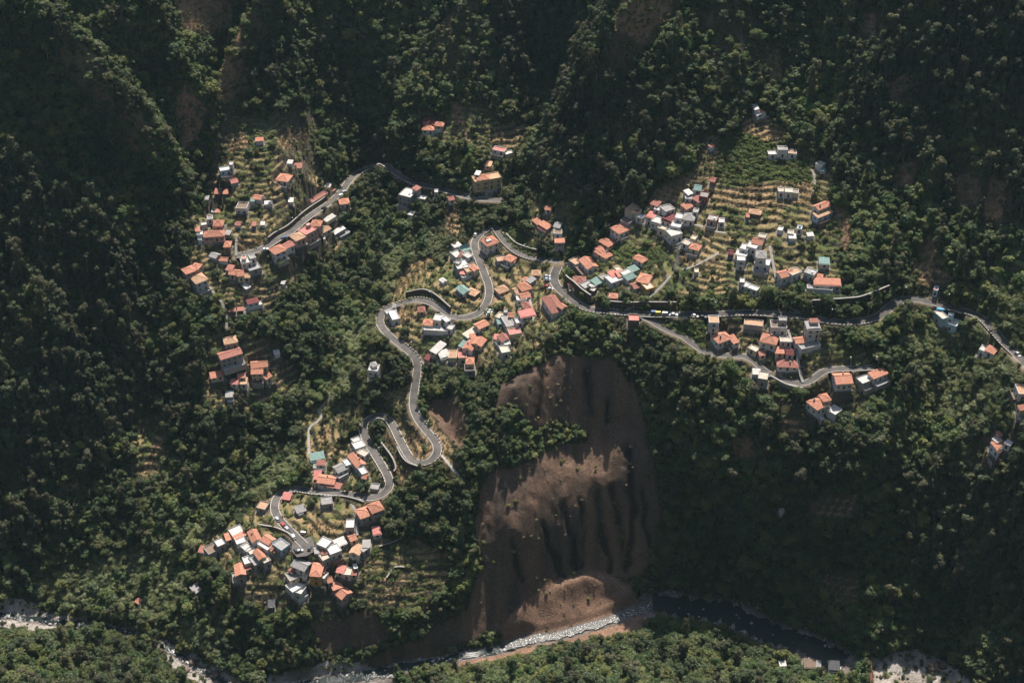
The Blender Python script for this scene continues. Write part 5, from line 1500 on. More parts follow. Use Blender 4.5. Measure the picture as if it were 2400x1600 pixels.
# the trees that show largest are things of their own (trunk and crown); the rest is the far-off wood
ZONES = (('at the river and on its near bank', lambda u, v: v > 1370), ('in the deep shade beside the landslide', lambda u, v: u > 1060 and v > 900 and u < 2000), ('on the far right slope below the road', lambda u, v: u >= 2000 and v > 760),
         ('around the lowest hamlet', lambda u, v: 430 < u < 1060 and v > 1130), ('beside the hairpin bends', lambda u, v: 680 < u < 1160 and v > 880), ('in the shady wood of the left mountain', lambda u, v: u < 450), ('in the ravine below the left hamlet', lambda u, v: u < 860 and v > 600),
         ('among the central village roofs', lambda u, v: u < 1400 and v > 560), ('between the houses on the right slope', lambda u, v: True))
TB = {'broad': ('broadleaf_tree', 'broadleaf tree', 'tree', 290), 'euc': ('eucalyptus_tree', 'olive-brown eucalyptus', 'tree', 90)}
TAKEN = set()
for kind in ('broad', 'euc'):
    T = TREES[kind]
    nm, lab, cat, cnt = TB[kind]
    inside = (T[:, 3] > 20) & (T[:, 3] < 2380) & (T[:, 4] > 60) & (T[:, 4] < 1590)
    dist = np.sqrt(T[:, 0] ** 2 + T[:, 1] ** 2 + (T[:, 2] - CAM_Z) ** 2)
    rank = np.where(inside, -T[:, 5] / dist, 1.0)
    pick = np.argsort(rank)[:cnt]
    crowns = [leaf_mesh("crown", p[0], p[1], size, ml) for p, size, ml in VAR[kind]]
    trunks = [p[2].mesh("trunk", M_BARK) for p, size, ml in VAR[kind]]
    for i in pick:
        x, y, z, u, v, s = T[i]
        r_ = bpy.data.objects.new(nm, None); COL.objects.link(r_)
        r_.location = (x, y, z); r_.rotation_euler = (0, 0, R.uniform(0, 6.28)); r_.scale = (s * R.uniform(.9, 1.12), s * R.uniform(.9, 1.12), s * R.uniform(.88, 1.12))
        zn = next(z_ for z_, f_ in ZONES if f_(u, v))
        k = R.randrange(len(crowns)); sp = crown_spec(kind, random.Random(50 + k))[0]
        zt = max(c_[2] + r2[2] for c_, r2 in sp); xt = max(math.hypot(c_[0], c_[1]) + r2[0] for c_, r2 in sp)
        shp = ('slender ' if zt / xt > 4.4 else 'broad ') if kind == 'euc' else ('tall-crowned ' if zt / xt > 2.05 else ('low spreading ' if zt / xt < 1.6 else 'round '))
        l_ = shp + lab + ' ' + zn
        near = [(math.hypot(q['u'] - u, q['v'] - v), qi) for qi, q in enumerate(HS) if qi not in TAKEN]
        dn, qi = min(near)
        if dn < 75 and len(HS[qi]['label'].split()) <= 10: TAKEN.add(qi); l_ = lab + ' nearest the ' + HS[qi]['label']
        tag(r_, l_, cat, ('broadleaf trees ' if kind == 'broad' else 'eucalyptus trees ') + zn)
        obj("crown", crowns[k], r_); obj("trunk", trunks[k], r_)
    TREES[kind] = np.delete(T, pick, 0)
thicket("forest", PMESH['broad'], TREES['broad'])
thicket("eucalyptus_woods", PMESH['euc'], TREES['euc'], (.8, 1.3))
thicket("shrubbery", PMESH['shrub'], SMALL['shrub'], (.8, 1.5))
thicket("cane_thicket_foliage", PMESH['cane'], SMALL['cane'], (.7, 1.2), .12)
thicket("vineyard_foliage", PMESH['vine'], SMALL['vine'])
thicket("dry_undergrowth", PMESH['dry'], SMALL['dry'])
thicket("dry_grass", PMESH['grass'], SMALL['grass'])
print("PLANTS", {k: len(v) for k, v in {**TREES, **SMALL}.items()})
# ------------------------------------------------------------------ cars
CARP = {'white': (.72, .72, .70), 'silver': (.42, .43, .44), 'dark': (.03, .035, .04), 'red': (.35, .035, .03), 'blue': (.06, .14, .26), 'pale blue': (.30, .42, .50), 'black': (.012, .012, .014), 'yellow': (.6, .45, .06)}
CARM = {k: mat("car_paint_" + k.replace(' ', '_'), c, .3, .04, spec=.5) for k, c in CARP.items()}
M_LAMP = mat("headlight_lens", (.75, .75, .72), .2, .05, spec=.6); M_TAIL = mat("tail_lamp", (.35, .02, .02), .3, .05)
def car_meshes(van):
    L2, W2 = (2.35, .92) if van else (2.05, .86)
    mb = MB(); zb, zw = .28, (.95 if van else .82)
    mb.hexa([(-L2, -W2, zb), (L2, -W2, zb), (L2, W2, zb), (-L2, W2, zb)], [(-L2 * .99, -W2, zw), (L2 * .97, -W2, zw * .88), (L2 * .97, W2, zw * .88), (-L2 * .99, W2, zw)])
    zt = 2.0 if van else 1.45
    x0, x1, y0, y1 = (-L2 * .97, L2 * .62, -L2 * .93, L2 * .25) if van else (-L2 * .93, L2 * .42, -L2 * .62, L2 * .08)
    mb.hexa([(y0 - .06, -W2 * .82, zt - .05), (y1 + .06, -W2 * .82, zt - .05), (y1 + .06, W2 * .82, zt - .05), (y0 - .06, W2 * .82, zt - .05)], [(y0, -W2 * .74, zt), (y1, -W2 * .74, zt), (y1, W2 * .74, zt), (y0, W2 * .74, zt)])
    body = mb
    mb2 = MB(); mb2.hexa([(x0, -W2 * .95, zw - .02), (x1, -W2 * .95, zw - .08), (x1, W2 * .95, zw - .08), (x0, W2 * .95, zw - .02)], [(y0, -W2 * .8, zt - .051), (y1, -W2 * .8, zt - .051), (y1, W2 * .8, zt - .051), (y0, W2 * .8, zt - .051)])
    return body, mb2, L2, W2
wb = MB(); wb.tube([(0, -.1, 0), (0, .1, 0)], .31, n=10); WHEEL = wb.mesh("wheel", M_TYRE)
rb_ = MB(); rb_.tube([(0, -.115, 0), (0, .115, 0)], .19, n=8); RIM = rb_.mesh("rim", M_METAL)
hb = MB(); hb.box(-.05, .05, -.16, .16, -.08, .08); HEADL = hb.mesh("headlight", M_LAMP); hb = MB(); hb.box(-.05, .05, -.14, .14, -.09, .09); TAILL = hb.mesh("tail_light", M_TAIL)
CARC = {}
def car(u, v, eu, ev, col, label, kind='car'):
    van = kind != 'car'
    x, y, z = cast(H, np.array([u]), np.array([v]), .5); x, y = float(x[0]), float(y[0])
    d = min(((np.hypot(L[:, 0] - x, L[:, 1] - y).min(), L[np.hypot(L[:, 0] - x, L[:, 1] - y).argmin(), 2] + .03) for _, L, w in ROADS), key=lambda t: t[0])
    zg = d[1] if d[0] < 3.2 else (PLZ + .04 if math.hypot(x - c0[0], y - c0[1]) < 14 else hz(x, y) + .02)
    x1, y1 = at_z(u + eu, v + ev, zg); x0, y0 = at_z(u, v, zg)
    r_ = bpy.data.objects.new('delivery_van' if van else 'parked_car', None); COL.objects.link(r_)
    r_.location = (x, y, zg); r_.rotation_euler = (0, 0, math.atan2(float(y1 - y0), float(x1 - x0)))
    tag(r_, label, 'van' if van else 'car', 'vehicles on the village roads')
    if (van, col) not in CARC:
        b_, g_, L2, W2 = car_meshes(van); CARC[van, col] = (b_.mesh("body", CARM[col]), g_.mesh("glass", M_GLASSC), L2, W2)
    bm_, gm_, L2, W2 = CARC[van, col]
    bo = obj("body", bm_, r_); obj("window", gm_, r_)
    for sx in (-1, 1):
        for sy in (-1, 1):
            w_ = obj("wheel", WHEEL, r_, (sx * L2 * .62, sy * (W2 - .06), .31)); obj("rim", RIM, w_)
    for sy in (-1, 1):
        obj("headlight", HEADL, r_, (L2 * .975, sy * W2 * .68, .58)); obj("tail_light", TAILL, r_, (-L2 * .985, sy * W2 * .7, .66))
def cars(k, *L):
    for x, y, ex, ey, col, lab, *kd in L:
        car(ORI[k][0] + x * Z, ORI[k][1] + y * Z, ex, ey, col, lab, *kd)
cars('D', (920, 195, 10, -14, 'white', 'white car parked beyond the tall house in the road fork'), (1036, 936, 14, -7, 'white', 'lower of three white cars at the outer edge of the loop road'),
     (1046, 914, 14, -7, 'white', 'middle of three white cars at the outer edge of the loop road'), (1058, 892, 14, -7, 'silver', 'pale silver car, upper of three at the edge of the loop road'),
     (1578, 578, 14, -1, 'silver', 'silver car at the top of the church hall parking bay'), (1580, 604, 14, -1, 'pale blue', 'pale grey-blue car second in the church hall parking bay'),
     (1582, 622, 14, -1, 'dark', 'dark car third in the church hall parking bay'), (1584, 672, 14, 3, 'red', 'dark red car fourth in the church hall parking bay'), (1606, 694, 14, -2, 'silver', 'silver car nearest the church hall roof'))
cars('E', (608, 1404, 14, 0, 'blue', 'dark blue flatbed van at the rear of the row on the main road', 'van'), (648, 1404, 14, 0, 'yellow', 'yellow van in the row on the main road', 'van'),
     (712, 1400, 14, 1, 'white', 'white van stopped behind the yellow one on the main road', 'van'), (783, 1400, 14, 1, 'white', 'white car leading the row on the main road'),
     (978, 1414, 14, 4, 'white', 'cream-white car parked left of the brown-topped house on the main road'), (1050, 1422, 14, 2, 'dark', 'dark car parked beside the brown-topped house on the main road'))
cars('I', (902, 534, -9, -14, 'silver', 'silver car first in the line down to the plaza'), (953, 585, -9, -14, 'red', 'red car in the line down to the plaza'),
     (991, 622, -9, -14, 'silver', 'pale silver car behind the red one in the line to the plaza'), (1050, 695, -8, -14, 'white', 'white car at the mouth of the plaza'),
     (1154, 655, 14, 1, 'white', 'white van in the shade above the plaza', 'van'), (1078, 842, -8, -14, 'dark', 'dark car at the lower left corner of the plaza'),
     (1112, 862, 14, -4, 'silver', 'silver car along the lower edge of the plaza'), (1200, 800, 6, -14, 'dark', 'dark car at the right edge of the plaza'))
cars('A', (868, 1431, 14, -4, 'white', 'white car at the bend of the left road'), (1042, 1334, 14, -9, 'blue', 'blue car beside the tan-hipped pink block'), (1592, 902, 12, -10, 'silver', 'silver car high on the left road'),
     (1560, 935, 12, -10, 'white', 'white car above the upper end house of the left road'), (1408, 1050, 12, -10, 'dark', 'dark car in the shade of the left road bank'))
cars('H', (2046, 460, 8, 14, 'black', 'black car on the far right road above the cane field'), (2294, 672, 12, 12, 'silver', 'dark silver car at the right edge of the road'))

# ------------------------------------------------------------------ street lamps
mb = MB(); mb.tube([(0, 0, -.6), (0, 0, 5.4), (0, 0, 7.0)], .10, .06, 6); mb.tube([(0, 0, 6.9), (.7, 0, 7.2), (1.3, 0, 7.15)], .05, .04, 5); POLE = mb.mesh("pole", M_METAL)
mb = MB(); mb.hexa([(1.15, -.18, 7.02), (2.0, -.2, 7.05), (2.0, .2, 7.05), (1.15, .18, 7.02)], [(1.2, -.12, 7.2), (1.95, -.14, 7.22), (1.95, .14, 7.22), (1.2, .12, 7.2)]); LHEAD = mb.mesh("lamp_head", M_WHITE)
LAMPS = [('G', 303, 690, 'beside the tall brown-topped house'), ('G', 990, 690, 'on the upper kerb of the shaded main road'), ('G', 1360, 745, 'where the stair meets the main road'), ('G', 1705, 715, 'under the big road cutting'),
         ('G', 1520, 1188, 'behind the orange gable on the lower lane'), ('G', 1805, 1175, 'at the end of the lower lane'), ('E', 370, 1385, 'over the start of the lower lane'), ('E', 745, 1388, 'above the row of vehicles'),
         ('H', 1240, 140, 'at the cutting before the pale blue hut'), ('H', 1650, 200, 'above the white villa on the right road'), ('H', 2030, 320, 'on the bend beside the cane field'), ('D', 1165, 268, 'at the crossing of the road fork'),
         ('D', 1385, 370, 'by the inner kerb below the gully sheds'), ('D', 1745, 820, 'by the church hall wall'), ('D', 520, 795, 'inside the loop against the dark wall'), ('D', 365, 1240, 'on the straight below the hairpin'),
         ('J', 1340, 335, 'on the descent beside the quarry scar'), ('J', 1425, 432, 'above the last hairpin'), ('J', 1530, 626, 'on the outside of the lowest hairpin'), ('J', 1125, 435, 'on the straight between two hairpins'),
         ('J', 970, 670, 'under the white houses of the outer hairpin'), ('J', 80, 935, 'at the curve over the hamlet'), ('A', 1100, 1220, 'on the left road by the pink block'), ('A', 1330, 1075, 'halfway up the left road'), ('C', 230, 695, 'on the rear road at the bridge')]
for k, x, y, pl in LAMPS:
    X, Y, _z = cast(H, np.array([ORI[k][0] + x * Z]), np.array([ORI[k][1] + y * Z])); X, Y = float(X[0]), float(Y[0])
    bd = (1e9,)
    for _, L, w in ROADS:
        dd = np.hypot(L[:, 0] - X, L[:, 1] - Y); i = int(dd.argmin())
        if dd[i] < bd[0]: bd = (dd[i], L[i], w)
    v_ = Vector((X - bd[1][0], Y - bd[1][1])); v_ = v_.normalized() if v_.length > .05 else Vector((0, 1))
    X, Y = bd[1][0] + v_.x * (bd[2] + .75), bd[1][1] + v_.y * (bd[2] + .75)
    r_ = bpy.data.objects.new('street_lamp', None); COL.objects.link(r_); r_.location = (X, Y, float(bd[1][2]) - .05); r_.rotation_euler = (0, 0, math.atan2(-v_.y, -v_.x))
    tag(r_, 'white-headed street lamp ' + pl, 'street lamp', 'street lamps along the roads')
    obj("pole", POLE, r_); obj("lamp_head", LHEAD, r_)

# ------------------------------------------------------------------ lattice pylon and the cables it carries
X, Y, _z = cast(H, np.array([1585.0]), np.array([636.0])); PX_, PY_ = float(X[0]), float(Y[0]); PZ_ = hz(PX_, PY_)
pyl = bpy.data.objects.new('electricity_pylon', None); COL.objects.link(pyl); pyl.location = (PX_, PY_, PZ_)
tag(pyl, 'steel lattice pylon standing on the dry grass in the right village', 'pylon')
PH = 19.0
def leg(sx, sy, t): w = 1.5 * (1 - t) + .28 * t; return (sx * w, sy * w, t * PH)
for sx, sy in ((-1, -1), (1, -1), (1, 1), (-1, 1)):
    mb = MB(); mb.tube([(sx * 1.55, sy * 1.55, -.6), leg(sx, sy, .5), leg(sx, sy, 1)], .09, n=4); obj("leg", mb.mesh("leg", M_METAL), pyl)
mb = MB(); ts = [0, .14, .28, .41, .53, .64, .74, .83, .91, 1.0]
for a, b_ in zip(ts[:-1], ts[1:]):
    for (s1, s2) in (((-1, -1), (1, -1)), ((1, -1), (1, 1)), ((1, 1), (-1, 1)), ((-1, 1), (-1, -1))):
        mb.tube([leg(*s1, a), leg(*s2, b_)], .055, n=4); mb.tube([leg(*s2, a), leg(*s1, b_)], .055, n=4); mb.tube([leg(*s1, b_), leg(*s2, b_)], .05, n=4)
obj("bracing", mb.mesh("bracing", M_METAL), pyl)
arms = []
ya = math.radians(35)
for zt, wd in ((.98, 2.0), (.88, 2.6), (.78, 2.2)):
    mb = MB(); e1 = (math.cos(ya) * wd, math.sin(ya) * wd, zt * PH); e2 = (-e1[0], -e1[1], e1[2])
    mb.tube([e1, (0, 0, zt * PH + .5), e2], .06, n=4); mb.tube([e1, (0, 0, zt * PH - .3), e2], .06, n=4); obj("cross_arm", mb.mesh("cross_arm", M_METAL), pyl)
    arms.append((e1, e2))
far = cast(H, np.array([690.0]), np.array([10.0])); FX, FY, FZ = [float(t[0]) for t in far]
M_CABLE = mat("cable_alloy", (.16, .16, .16), .6, .05)
for i, (o1, nm) in enumerate(((arms[0][0], 'uppermost'), (arms[1][0], 'middle'), (arms[2][1], 'lowest'))):
    A_ = Vector((PX_ + o1[0], PY_ + o1[1], PZ_ + o1[2])); B2 = Vector((FX + i * 2.4, FY - 1, FZ + 17 - i * 1.5))
    mb = MB(); mb.tube([A_.lerp(B2, t) - Vector((0, 0, 4 * 9 * t * (1 - t))) for t in np.linspace(0, 1, 28).tolist()], .045, n=3)
    tag(obj("power_cable", mb.mesh("power_cable", M_CABLE)), nm + ' of three power cables running from the pylon to the top left mountain', 'cable', 'power cables')
mb = MB(); mb.tube([(0, 0, -2), (0, 0, 20)], .16, .1, 6); mb.box(-1.6, 6.2, -.1, .1, 16.0, 16.2)
o_ = obj("cable_mast", mb.mesh("cable_mast", M_METAL), None, (FX, FY - 1, FZ)); tag(o_, 'thin steel mast high on the top left mountain holding the cables', 'mast')

# ------------------------------------------------------------------ retaining walls, parapets, footbridges
def wall(name, k, P, h, label, thick=.7, base=1.5, m=M_STONE, cap=True):
    P = np.array(cr(k, *P)); x, y, z = cast(H, P[:, 0], P[:, 1]); L = resample(np.stack([x, y], -1), 1.2)
    zz = smooth(hsample(H, L[:, 0], L[:, 1]), 5)
    mb, cb = MB(), MB()
    L3 = np.column_stack([L, zz])
    ribbon(L3, thick / 2, h, h + base, 0, mb)
    a, e = mb.v[:4], mb.v[-4:]
    mb.poly([a[0], a[2], a[3], a[1]]); mb.poly([e[0], e[1], e[3], e[2]])
    r_ = bpy.data.objects.new(name, None); COL.objects.link(r_); tag(r_, label, 'wall', 'stone retaining walls')
    obj("stonework", mb.mesh("stonework", m), r_)
    if cap:
        ribbon(L3, thick / 2 + .08, h + .12, .117, 0, cb); obj("coping", cb.mesh("coping", M_CONC), r_)
wall('retaining_wall', 'D', ((1745, 650), (1790, 690), (1850, 745), (1920, 800), (1975, 835)), 6.5, 'dark stone retaining wall under the two-tone hipped house')
wall('retaining_wall', 'E', ((60, 1330), (200, 1340), (330, 1352), (480, 1350), (640, 1352), (800, 1350)), 5.0, 'long dark retaining wall above the main road at the banana garden')
wall('retaining_wall', 'G', ((1170, 662), (1280, 652), (1420, 645), (1560, 630), (1680, 600), (1790, 560), (1880, 520)), 7.0, 'tall grey-brown wall of the road cutting on the right')
wall('retaining_wall', 'D', ((280, 775), (380, 745), (480, 745), (560, 790), (640, 860), (690, 905)), 3.6, 'dark curved wall round the inside of the loop road')
wall('retaining_wall', 'J', ((985, 560), (1050, 640), (1110, 730), (1135, 800), (1112, 850)), 3.5, 'dark wall inside the lowest hairpin')
wall('retaining_wall', 'J', ((1140, 600), (1180, 690), (1240, 760), (1330, 780)), 2.5, 'dark wall holding up the middle hairpin', base=4)
wall('retaining_wall', 'I', ((945, 230), (1010, 210), (1090, 215), (1190, 245)), 2.6, 'dark curved wall above the lowest road bend')
wall('retaining_wall', 'I', ((1230, 315), (1350, 318), (1480, 325), (1600, 350), (1700, 385)), 1.0, 'dark wall below the lowest straight of the road', base=4)
wall('retaining_wall', 'I', ((720, 590), (830, 605), (930, 635), (1010, 670), (1050, 720)), 1.0, 'pale-topped wall along the lane above the plaza', base=3)
wall('retaining_wall', 'C', ((340, 790), (460, 815), (590, 850), (740, 890)), 3.0, 'dark wall above the rear road beside the yellow building')
wall('retaining_wall', 'C', ((1200, 1300), (1290, 1395), (1400, 1430), (1540, 1470), (1640, 1475)), 1.6, 'low dark wall below the sheds on the upper loop road')
wall('retaining_wall', 'A', ((900, 1360), (1050, 1270), (1180, 1160), (1310, 1060), (1440, 960)), 3.2, 'dark bank wall along the upper side of the left road')
wall('retaining_wall', 'I', ((1840, 800), (1940, 765), (2030, 735), (2060, 690)), 1.2, 'dark dry-stone wall across the fan of terraces')
wall('retaining_wall', 'I', ((1905, 1090), (1960, 1000), (1985, 975), (2070, 985)), 1.2, 'short dry-stone wall round the little dry plot of the terrace fan')
wall('retaining_wall', 'G', ((800, 1285), (900, 1340), (1000, 1380), (1100, 1390)), 2.0, 'grey wall holding the lower lane under the hipped house', base=4, m=M_CONC)
wall('retaining_wall', 'N', ((2020, 640), (2035, 700), (2060, 750)), 1.0, 'curved grey wall beside the steps on the far right', m=M_CONC)
def parapet(L, w, side, i0, i1, label):
    """whitewashed kerb wall with merlons on the open side of a road"""
    L = L[i0:i1]
    if len(L) < 6: return
    r_ = bpy.data.objects.new('road_parapet', None); COL.objects.link(r_); tag(r_, label, 'parapet', 'whitewashed road parapets')
    mb = ribbon(L, .17, .42, .9, 0, None, side * (w + .42)); obj("kerb_wall", mb.mesh("kerb_wall", M_STONE), r_)
    d = np.gradient(L[:, :2], axis=0); d /= np.linalg.norm(d, axis=1, keepdims=True) + 1e-9
    mb = MB()
    for i in range(1, len(L) - 2, 2):
        c = L[i, :2] + np.array([-d[i, 1], d[i, 0]]) * side * (w + .42); a = d[i] * .55; b_ = np.array([-d[i, 1], d[i, 0]]) * .2; z = L[i, 2]
        Q = [c - a - b_, c + a - b_, c + a + b_, c - a + b_]
        mb.hexa([(p[0], p[1], z + .421) for p in Q], [(p[0], p[1], z + .85) for p in Q])
    obj("merlons", mb.mesh("merlons", M_KERB), r_)['kind'] = 'stuff'
Lp = ROADS[1][1]; n_ = len(Lp)
for a, b_, sd_, lb in ((.02, .13, 1, 'scalloped white parapet below the upper loop road'), (.30, .41, -1, 'white parapet round the outer bend of the loop'), (.44, .55, 1, 'white parapet of the road down from the outer hairpin'),
                       (.56, .645, 1, 'white-blocked parapet on the upper arm of the middle hairpin'), (.645, .73, 1, 'white-blocked parapet round the middle hairpin'), (.73, .80, -1, 'white parapet round the top bend above the white houses'),
                       (.86, .93, 1, 'white parapet along the lowest straight')):
    parapet(Lp, ROADS[1][2], sd_, int(a * n_), int(b_ * n_), lb)
Lm = ROADS[0][1]; n_ = len(Lm)
for a, b_, sd_, lb in ((.05, .18, 1, 'stone parapet of the right road beside the cane field'), (.33, .46, 1, 'stone parapet of the main road above the lower houses'), (.50, .62, 1, 'stone parapet of the main road over the brown-topped house'), (.70, .86, 1, 'stone parapet of the main road above the cliff woods')):
    parapet(Lm, ROADS[0][2], sd_, int(a * n_), int(b_ * n_), lb)
Lu = ROADS[2][1]; n_ = len(Lu); parapet(Lu, ROADS[2][2], 1, int(.25 * n_), int(.48 * n_), 'pale parapet of the rear road and its bridge')
def bridge(P0, P1, w, label, m, rail=True):
    (x0, y0, z0), (x1, y1, z1) = [tuple(float(t[0]) for t in cast(H, np.array([p[0]]), np.array([p[1]]))) for p in (P0, P1)]
    z0 += .9; z1 += .9
    A_, B2 = Vector((x0, y0, z0)), Vector((x1, y1, z1)); d = (B2 - A_).normalized(); nrm = Vector((-d.y, d.x, 0)).normalized() * w
    r_ = bpy.data.objects.new('footbridge', None); COL.objects.link(r_); tag(r_, label, 'bridge')
    mb = MB(); mb.hexa([A_ - nrm - Vector((0, 0, .3)), B2 - nrm - Vector((0, 0, .3)), B2 + nrm - Vector((0, 0, .3)), A_ + nrm - Vector((0, 0, .3))], [A_ - nrm, B2 - nrm, B2 + nrm, A_ + nrm]); obj("deck", mb.mesh("deck", m), r_)
    for s in (-1, 1):
        mb = MB(); q = nrm * (s * .92); n2 = 8
        mb.tube([A_ + q + Vector((0, 0, 1)), B2 + q + Vector((0, 0, 1))], .06, n=4)
        for k in range(n2 + 1): p = A_.lerp(B2, k / n2) + q; mb.tube([p, p + Vector((0, 0, 1))], .05, n=4)
        obj("railing", mb.mesh("railing", m), r_)
M_RUST = mat("rusty_steel", (.16, .065, .045), .85, .3, 1.5)
bridge((2036, 1520), (2043, 1612), .8, 'rust-red footbridge over the river at the bottom right', M_RUST)
bridge((556, 1153), (578, 1163), .5, 'grey concrete footbridge across the ravine left of the hamlet', M_CONC)

# ------------------------------------------------------------------ boulders and river stones
def rock_mesh(seed, m, n=2):
    bm = bmesh.new(); bmesh.ops.create_icosphere(bm, subdivisions=n, radius=1); rr = random.Random(seed)
    o = Vector((rr.uniform(0, 9), rr.uniform(0, 9), rr.uniform(0, 9)))
    from mathutils import noise
    for v in bm.verts: v.co *= 1 + .5 * noise.noise(v.co * 1.1 + o) + .18 * noise.noise(v.co * 3 + o)
    for f in bm.faces: f.smooth = False
    me = bpy.data.meshes.new("rock"); bm.to_mesh(me); bm.free(); me.materials.append(m); return me
ROCKS = [rock_mesh(i, M_ROCK, 1) for i in range(4)]; BIG = [rock_mesh(20 + i, M_ROCKD) for i in range(3)]
for k, x, y, s, lb in (('M', 1985, 1430, 4.2, 'big dark angular boulder at the edge of the pale gravel bar'), ('M', 2080, 1425, 2.6, 'reddish boulder next to the big dark one on the gravel bar'), ('M', 1440, 1225, 3.6, 'brown rock outcrop at the head of the rust-red footbridge'),
                       ('K', 1765, 1385, 2.2, 'round red-brown boulder under the riverside bush'), ('K', 1985, 1490, 2.4, 'brown boulder in the stony stream at the bottom left'), ('K', 1720, 1455, 1.6, 'smaller brown boulder in the stony stream at the bottom left'),
                       ('K', 260, 860, 1.5, 'grey boulder at the far left river bar'), ('L', 1310, 1450, 1.8, 'whitish boulder at the foot of the near bank')):
    X, Y, _z = cast(H, np.array([ORI[k][0] + x * Z]), np.array([ORI[k][1] + y * Z]))
    o_ = obj("boulder", R.choice(BIG), None, (float(X[0]), float(Y[0]), hz(float(X[0]), float(Y[0])) + s * .25), R.uniform(0, 6), (s, s * .8, s * .75)); tag(o_, lb, 'boulder', 'boulders of the river bed')
X, Y, Zz, U, V = scatter(.8, {R_: .55, L_: .12, B_: .008, O_: .05}, 808)
s_ = np.clip(np.exp(rg.normal(-1.6, .5, len(X))), .1, .9)
T = np.column_stack([X, Y, Zz - .05, U, V, s_]); onsoil = np.isin(grid_at(CV, X, Y), (L_, B_, O_))
thicket("river_gravel", ROCKS, T[~onsoil], (.5, .9), .4)
thicket("landslide_rubble", [rock_mesh(40 + i, M_ROCKD, 1) for i in range(3)], T[onsoil], (.5, .9), .4)
nearw = []
for L, w in list(zip(WL, WW))[:1] + list(zip(WL, WW))[2:]:
    for x, y, z in L[::1]:
        for _ in range(5):
            o = R.uniform(1.0, 1.35) * w + R.uniform(0, 2) if w > 5 else R.uniform(.5, 1.9) * w; a = R.uniform(0, 6.28); X_, Y_ = x + math.cos(a) * abs(o), y + math.sin(a) * abs(o); nearw.append((X_, Y_, hz(X_, Y_), 0, 0, min(1.4, math.exp(R.gauss(-1.0, .5)))))
thicket("river_pebbles", ROCKS, np.array(nearw), (.5, .9), .4)

# ------------------------------------------------------------------ dead trees, palms, the blue covers
def dead_mesh(seed):
    rr = random.Random(seed); mb = MB()
    def grow(p, d, ln, r, lv):
        q = p + d * ln; mb.tube([p, (p + q) / 2 + Vector((rr.uniform(-.1, .1), rr.uniform(-.1, .1), 0)) * ln, q], r, r * .55, 4)
        if lv: 
            for _ in range(rr.randint(2, 4)): grow(p.lerp(q, rr.uniform(.55, 1)), (d + Vector((rr.uniform(-1, 1), rr.uniform(-1, 1), rr.uniform(-.1, .7)))).normalized(), ln * rr.uniform(.5, .75), r * .5, lv - 1)
    grow(Vector((0, 0, -.5)), Vector((0, 0, 1)), 3.4, .2, 3); return mb.mesh("dead_branches", M_DEAD)
DEADM = [dead_mesh(i) for i in range(3)]
for u, v, s, lb in ((1742, 1570, 1.5, 'bleached bare tree on the near river bank'), (1703, 1538, .9, 'smaller bleached bare tree up the near river bank'), (1312, 368, 1.2, 'pale dead tree on the main mountain slope'), (1297, 350, 1.0, 'second pale dead tree just above another on the main slope'),
                    (1990, 440, 1.2, 'bare pale branches in the right-hand wood'), (2230, 1130, 1.2, 'bare grey tree among canes on the far right'), (310, 722, 1.6, 'white fallen-looking dead tree in the left wood'), (1865, 285, 1.0, 'bare tree above the vine terraces'), (60, 930, 1.2, 'grey leafless tree in the far left wood'), (105, 990, 1.1, 'lower grey leafless tree in the far left wood')):
    X, Y, _z = cast(H, np.array([float(u)]), np.array([float(v)])); o_ = obj("dead_tree", R.choice(DEADM), None, (float(X[0]), float(Y[0]), hz(float(X[0]), float(Y[0]))), R.uniform(0, 6), (s, s, s)); tag(o_, lb, 'dead tree', 'dead trees')
PALMC = [blade_mesh(46, 3.0, 2.4, .2, L_PALM, .95, 4) for _ in range(2)]
mb = MB(); mb.tube([(0, 0, -.6), (.1, 0, 1.6), (.15, 0, 3.2)], .2, .16, 6); PALMT = mb.mesh("trunk", M_BARK)
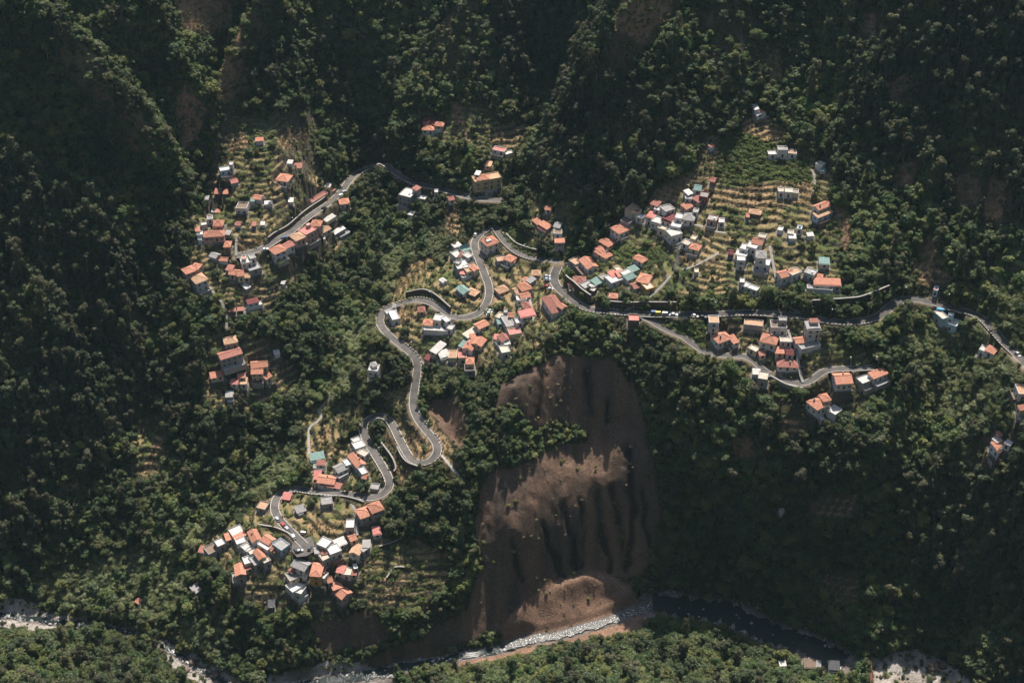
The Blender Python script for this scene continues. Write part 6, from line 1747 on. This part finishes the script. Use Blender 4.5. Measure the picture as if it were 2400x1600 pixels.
for u, v, s, lb in ((991, 1056, 1.1, 'round spiky palm alone on the dry grass inside the hairpin'), (1147, 988, 1.0, 'palm on the wooded edge above the landslide'), (1176, 1014, 1.1, 'leaning palm at the left of the landslide ledge'), (2092, 1488, 1.3, 'pale-fronded palm above the gravel bar'), (2125, 1490, 1.0, 'second palm above the gravel bar'), (2340, 1580, 1.3, 'bright palm at the bottom right corner'), (905, 985, .8, 'small palm on the outer edge of the upper hairpin')):
    X, Y, _z = cast(H, np.array([float(u)]), np.array([float(v)])); r_ = bpy.data.objects.new('palm_tree', None); COL.objects.link(r_); r_.location = (float(X[0]), float(Y[0]), hz(float(X[0]), float(Y[0]))); r_.scale = (s, s, s)
    tag(r_, lb, 'palm', 'palms'); obj("trunk", PALMT, r_); obj("crown", R.choice(PALMC), r_, (.15, 0, 2.6))
M_TARP = mat("blue_cover", (.10, .36, .58), .5, .15)
def tarp(k, x, y, s, zlift, label):
    X, Y, Z_ = cast(H, np.array([ORI[k][0] + x * Z]), np.array([ORI[k][1] + y * Z]), zlift)
    bm = bmesh.new(); bmesh.ops.create_icosphere(bm, subdivisions=3, radius=1)
    for v in bm.verts: v.co.x *= 2.4 * s; v.co.y *= .95 * s; v.co.z = max(v.co.z, -.3) * .55 * s + .05 * math.sin(v.co.x * 3)
    me = bpy.data.meshes.new("blue_cover"); bm.to_mesh(me); bm.free(); me.materials.append(M_TARP)
    tag(obj("blue_cover", me, None, (float(X[0]), float(Y[0]), float(Z_[0])), -.3), label, 'cover')
tarp('H', 1585, 252, 1.0, 5.2, 'sky-blue covered boat shape on the white villa terrace')
tarp('E', 232, 684, .8, .6, 'bright blue tarpaulin beside the top hipped house of the row')
# ------------------------------------------------------------------ the air of the valley
mb = MB(); mb.box(-4500, 4500, -3000, 5200, -60, 1700)
hm = bpy.data.materials.new("valley_haze"); hm.use_nodes = True
nt = hm.node_tree; n = nt.nodes; n.remove(n["Principled BSDF"])
pv = n.new("ShaderNodeVolumePrincipled"); pv.inputs["Color"].default_value = (.55, .86, .95, 1); pv.inputs["Density"].default_value = 2.7e-5; pv.inputs["Anisotropy"].default_value = .1
nt.links.new(pv.outputs[0], n["Material Output"].inputs["Volume"])
tag(obj("haze", mb.mesh("haze", hm)), kind='stuff')
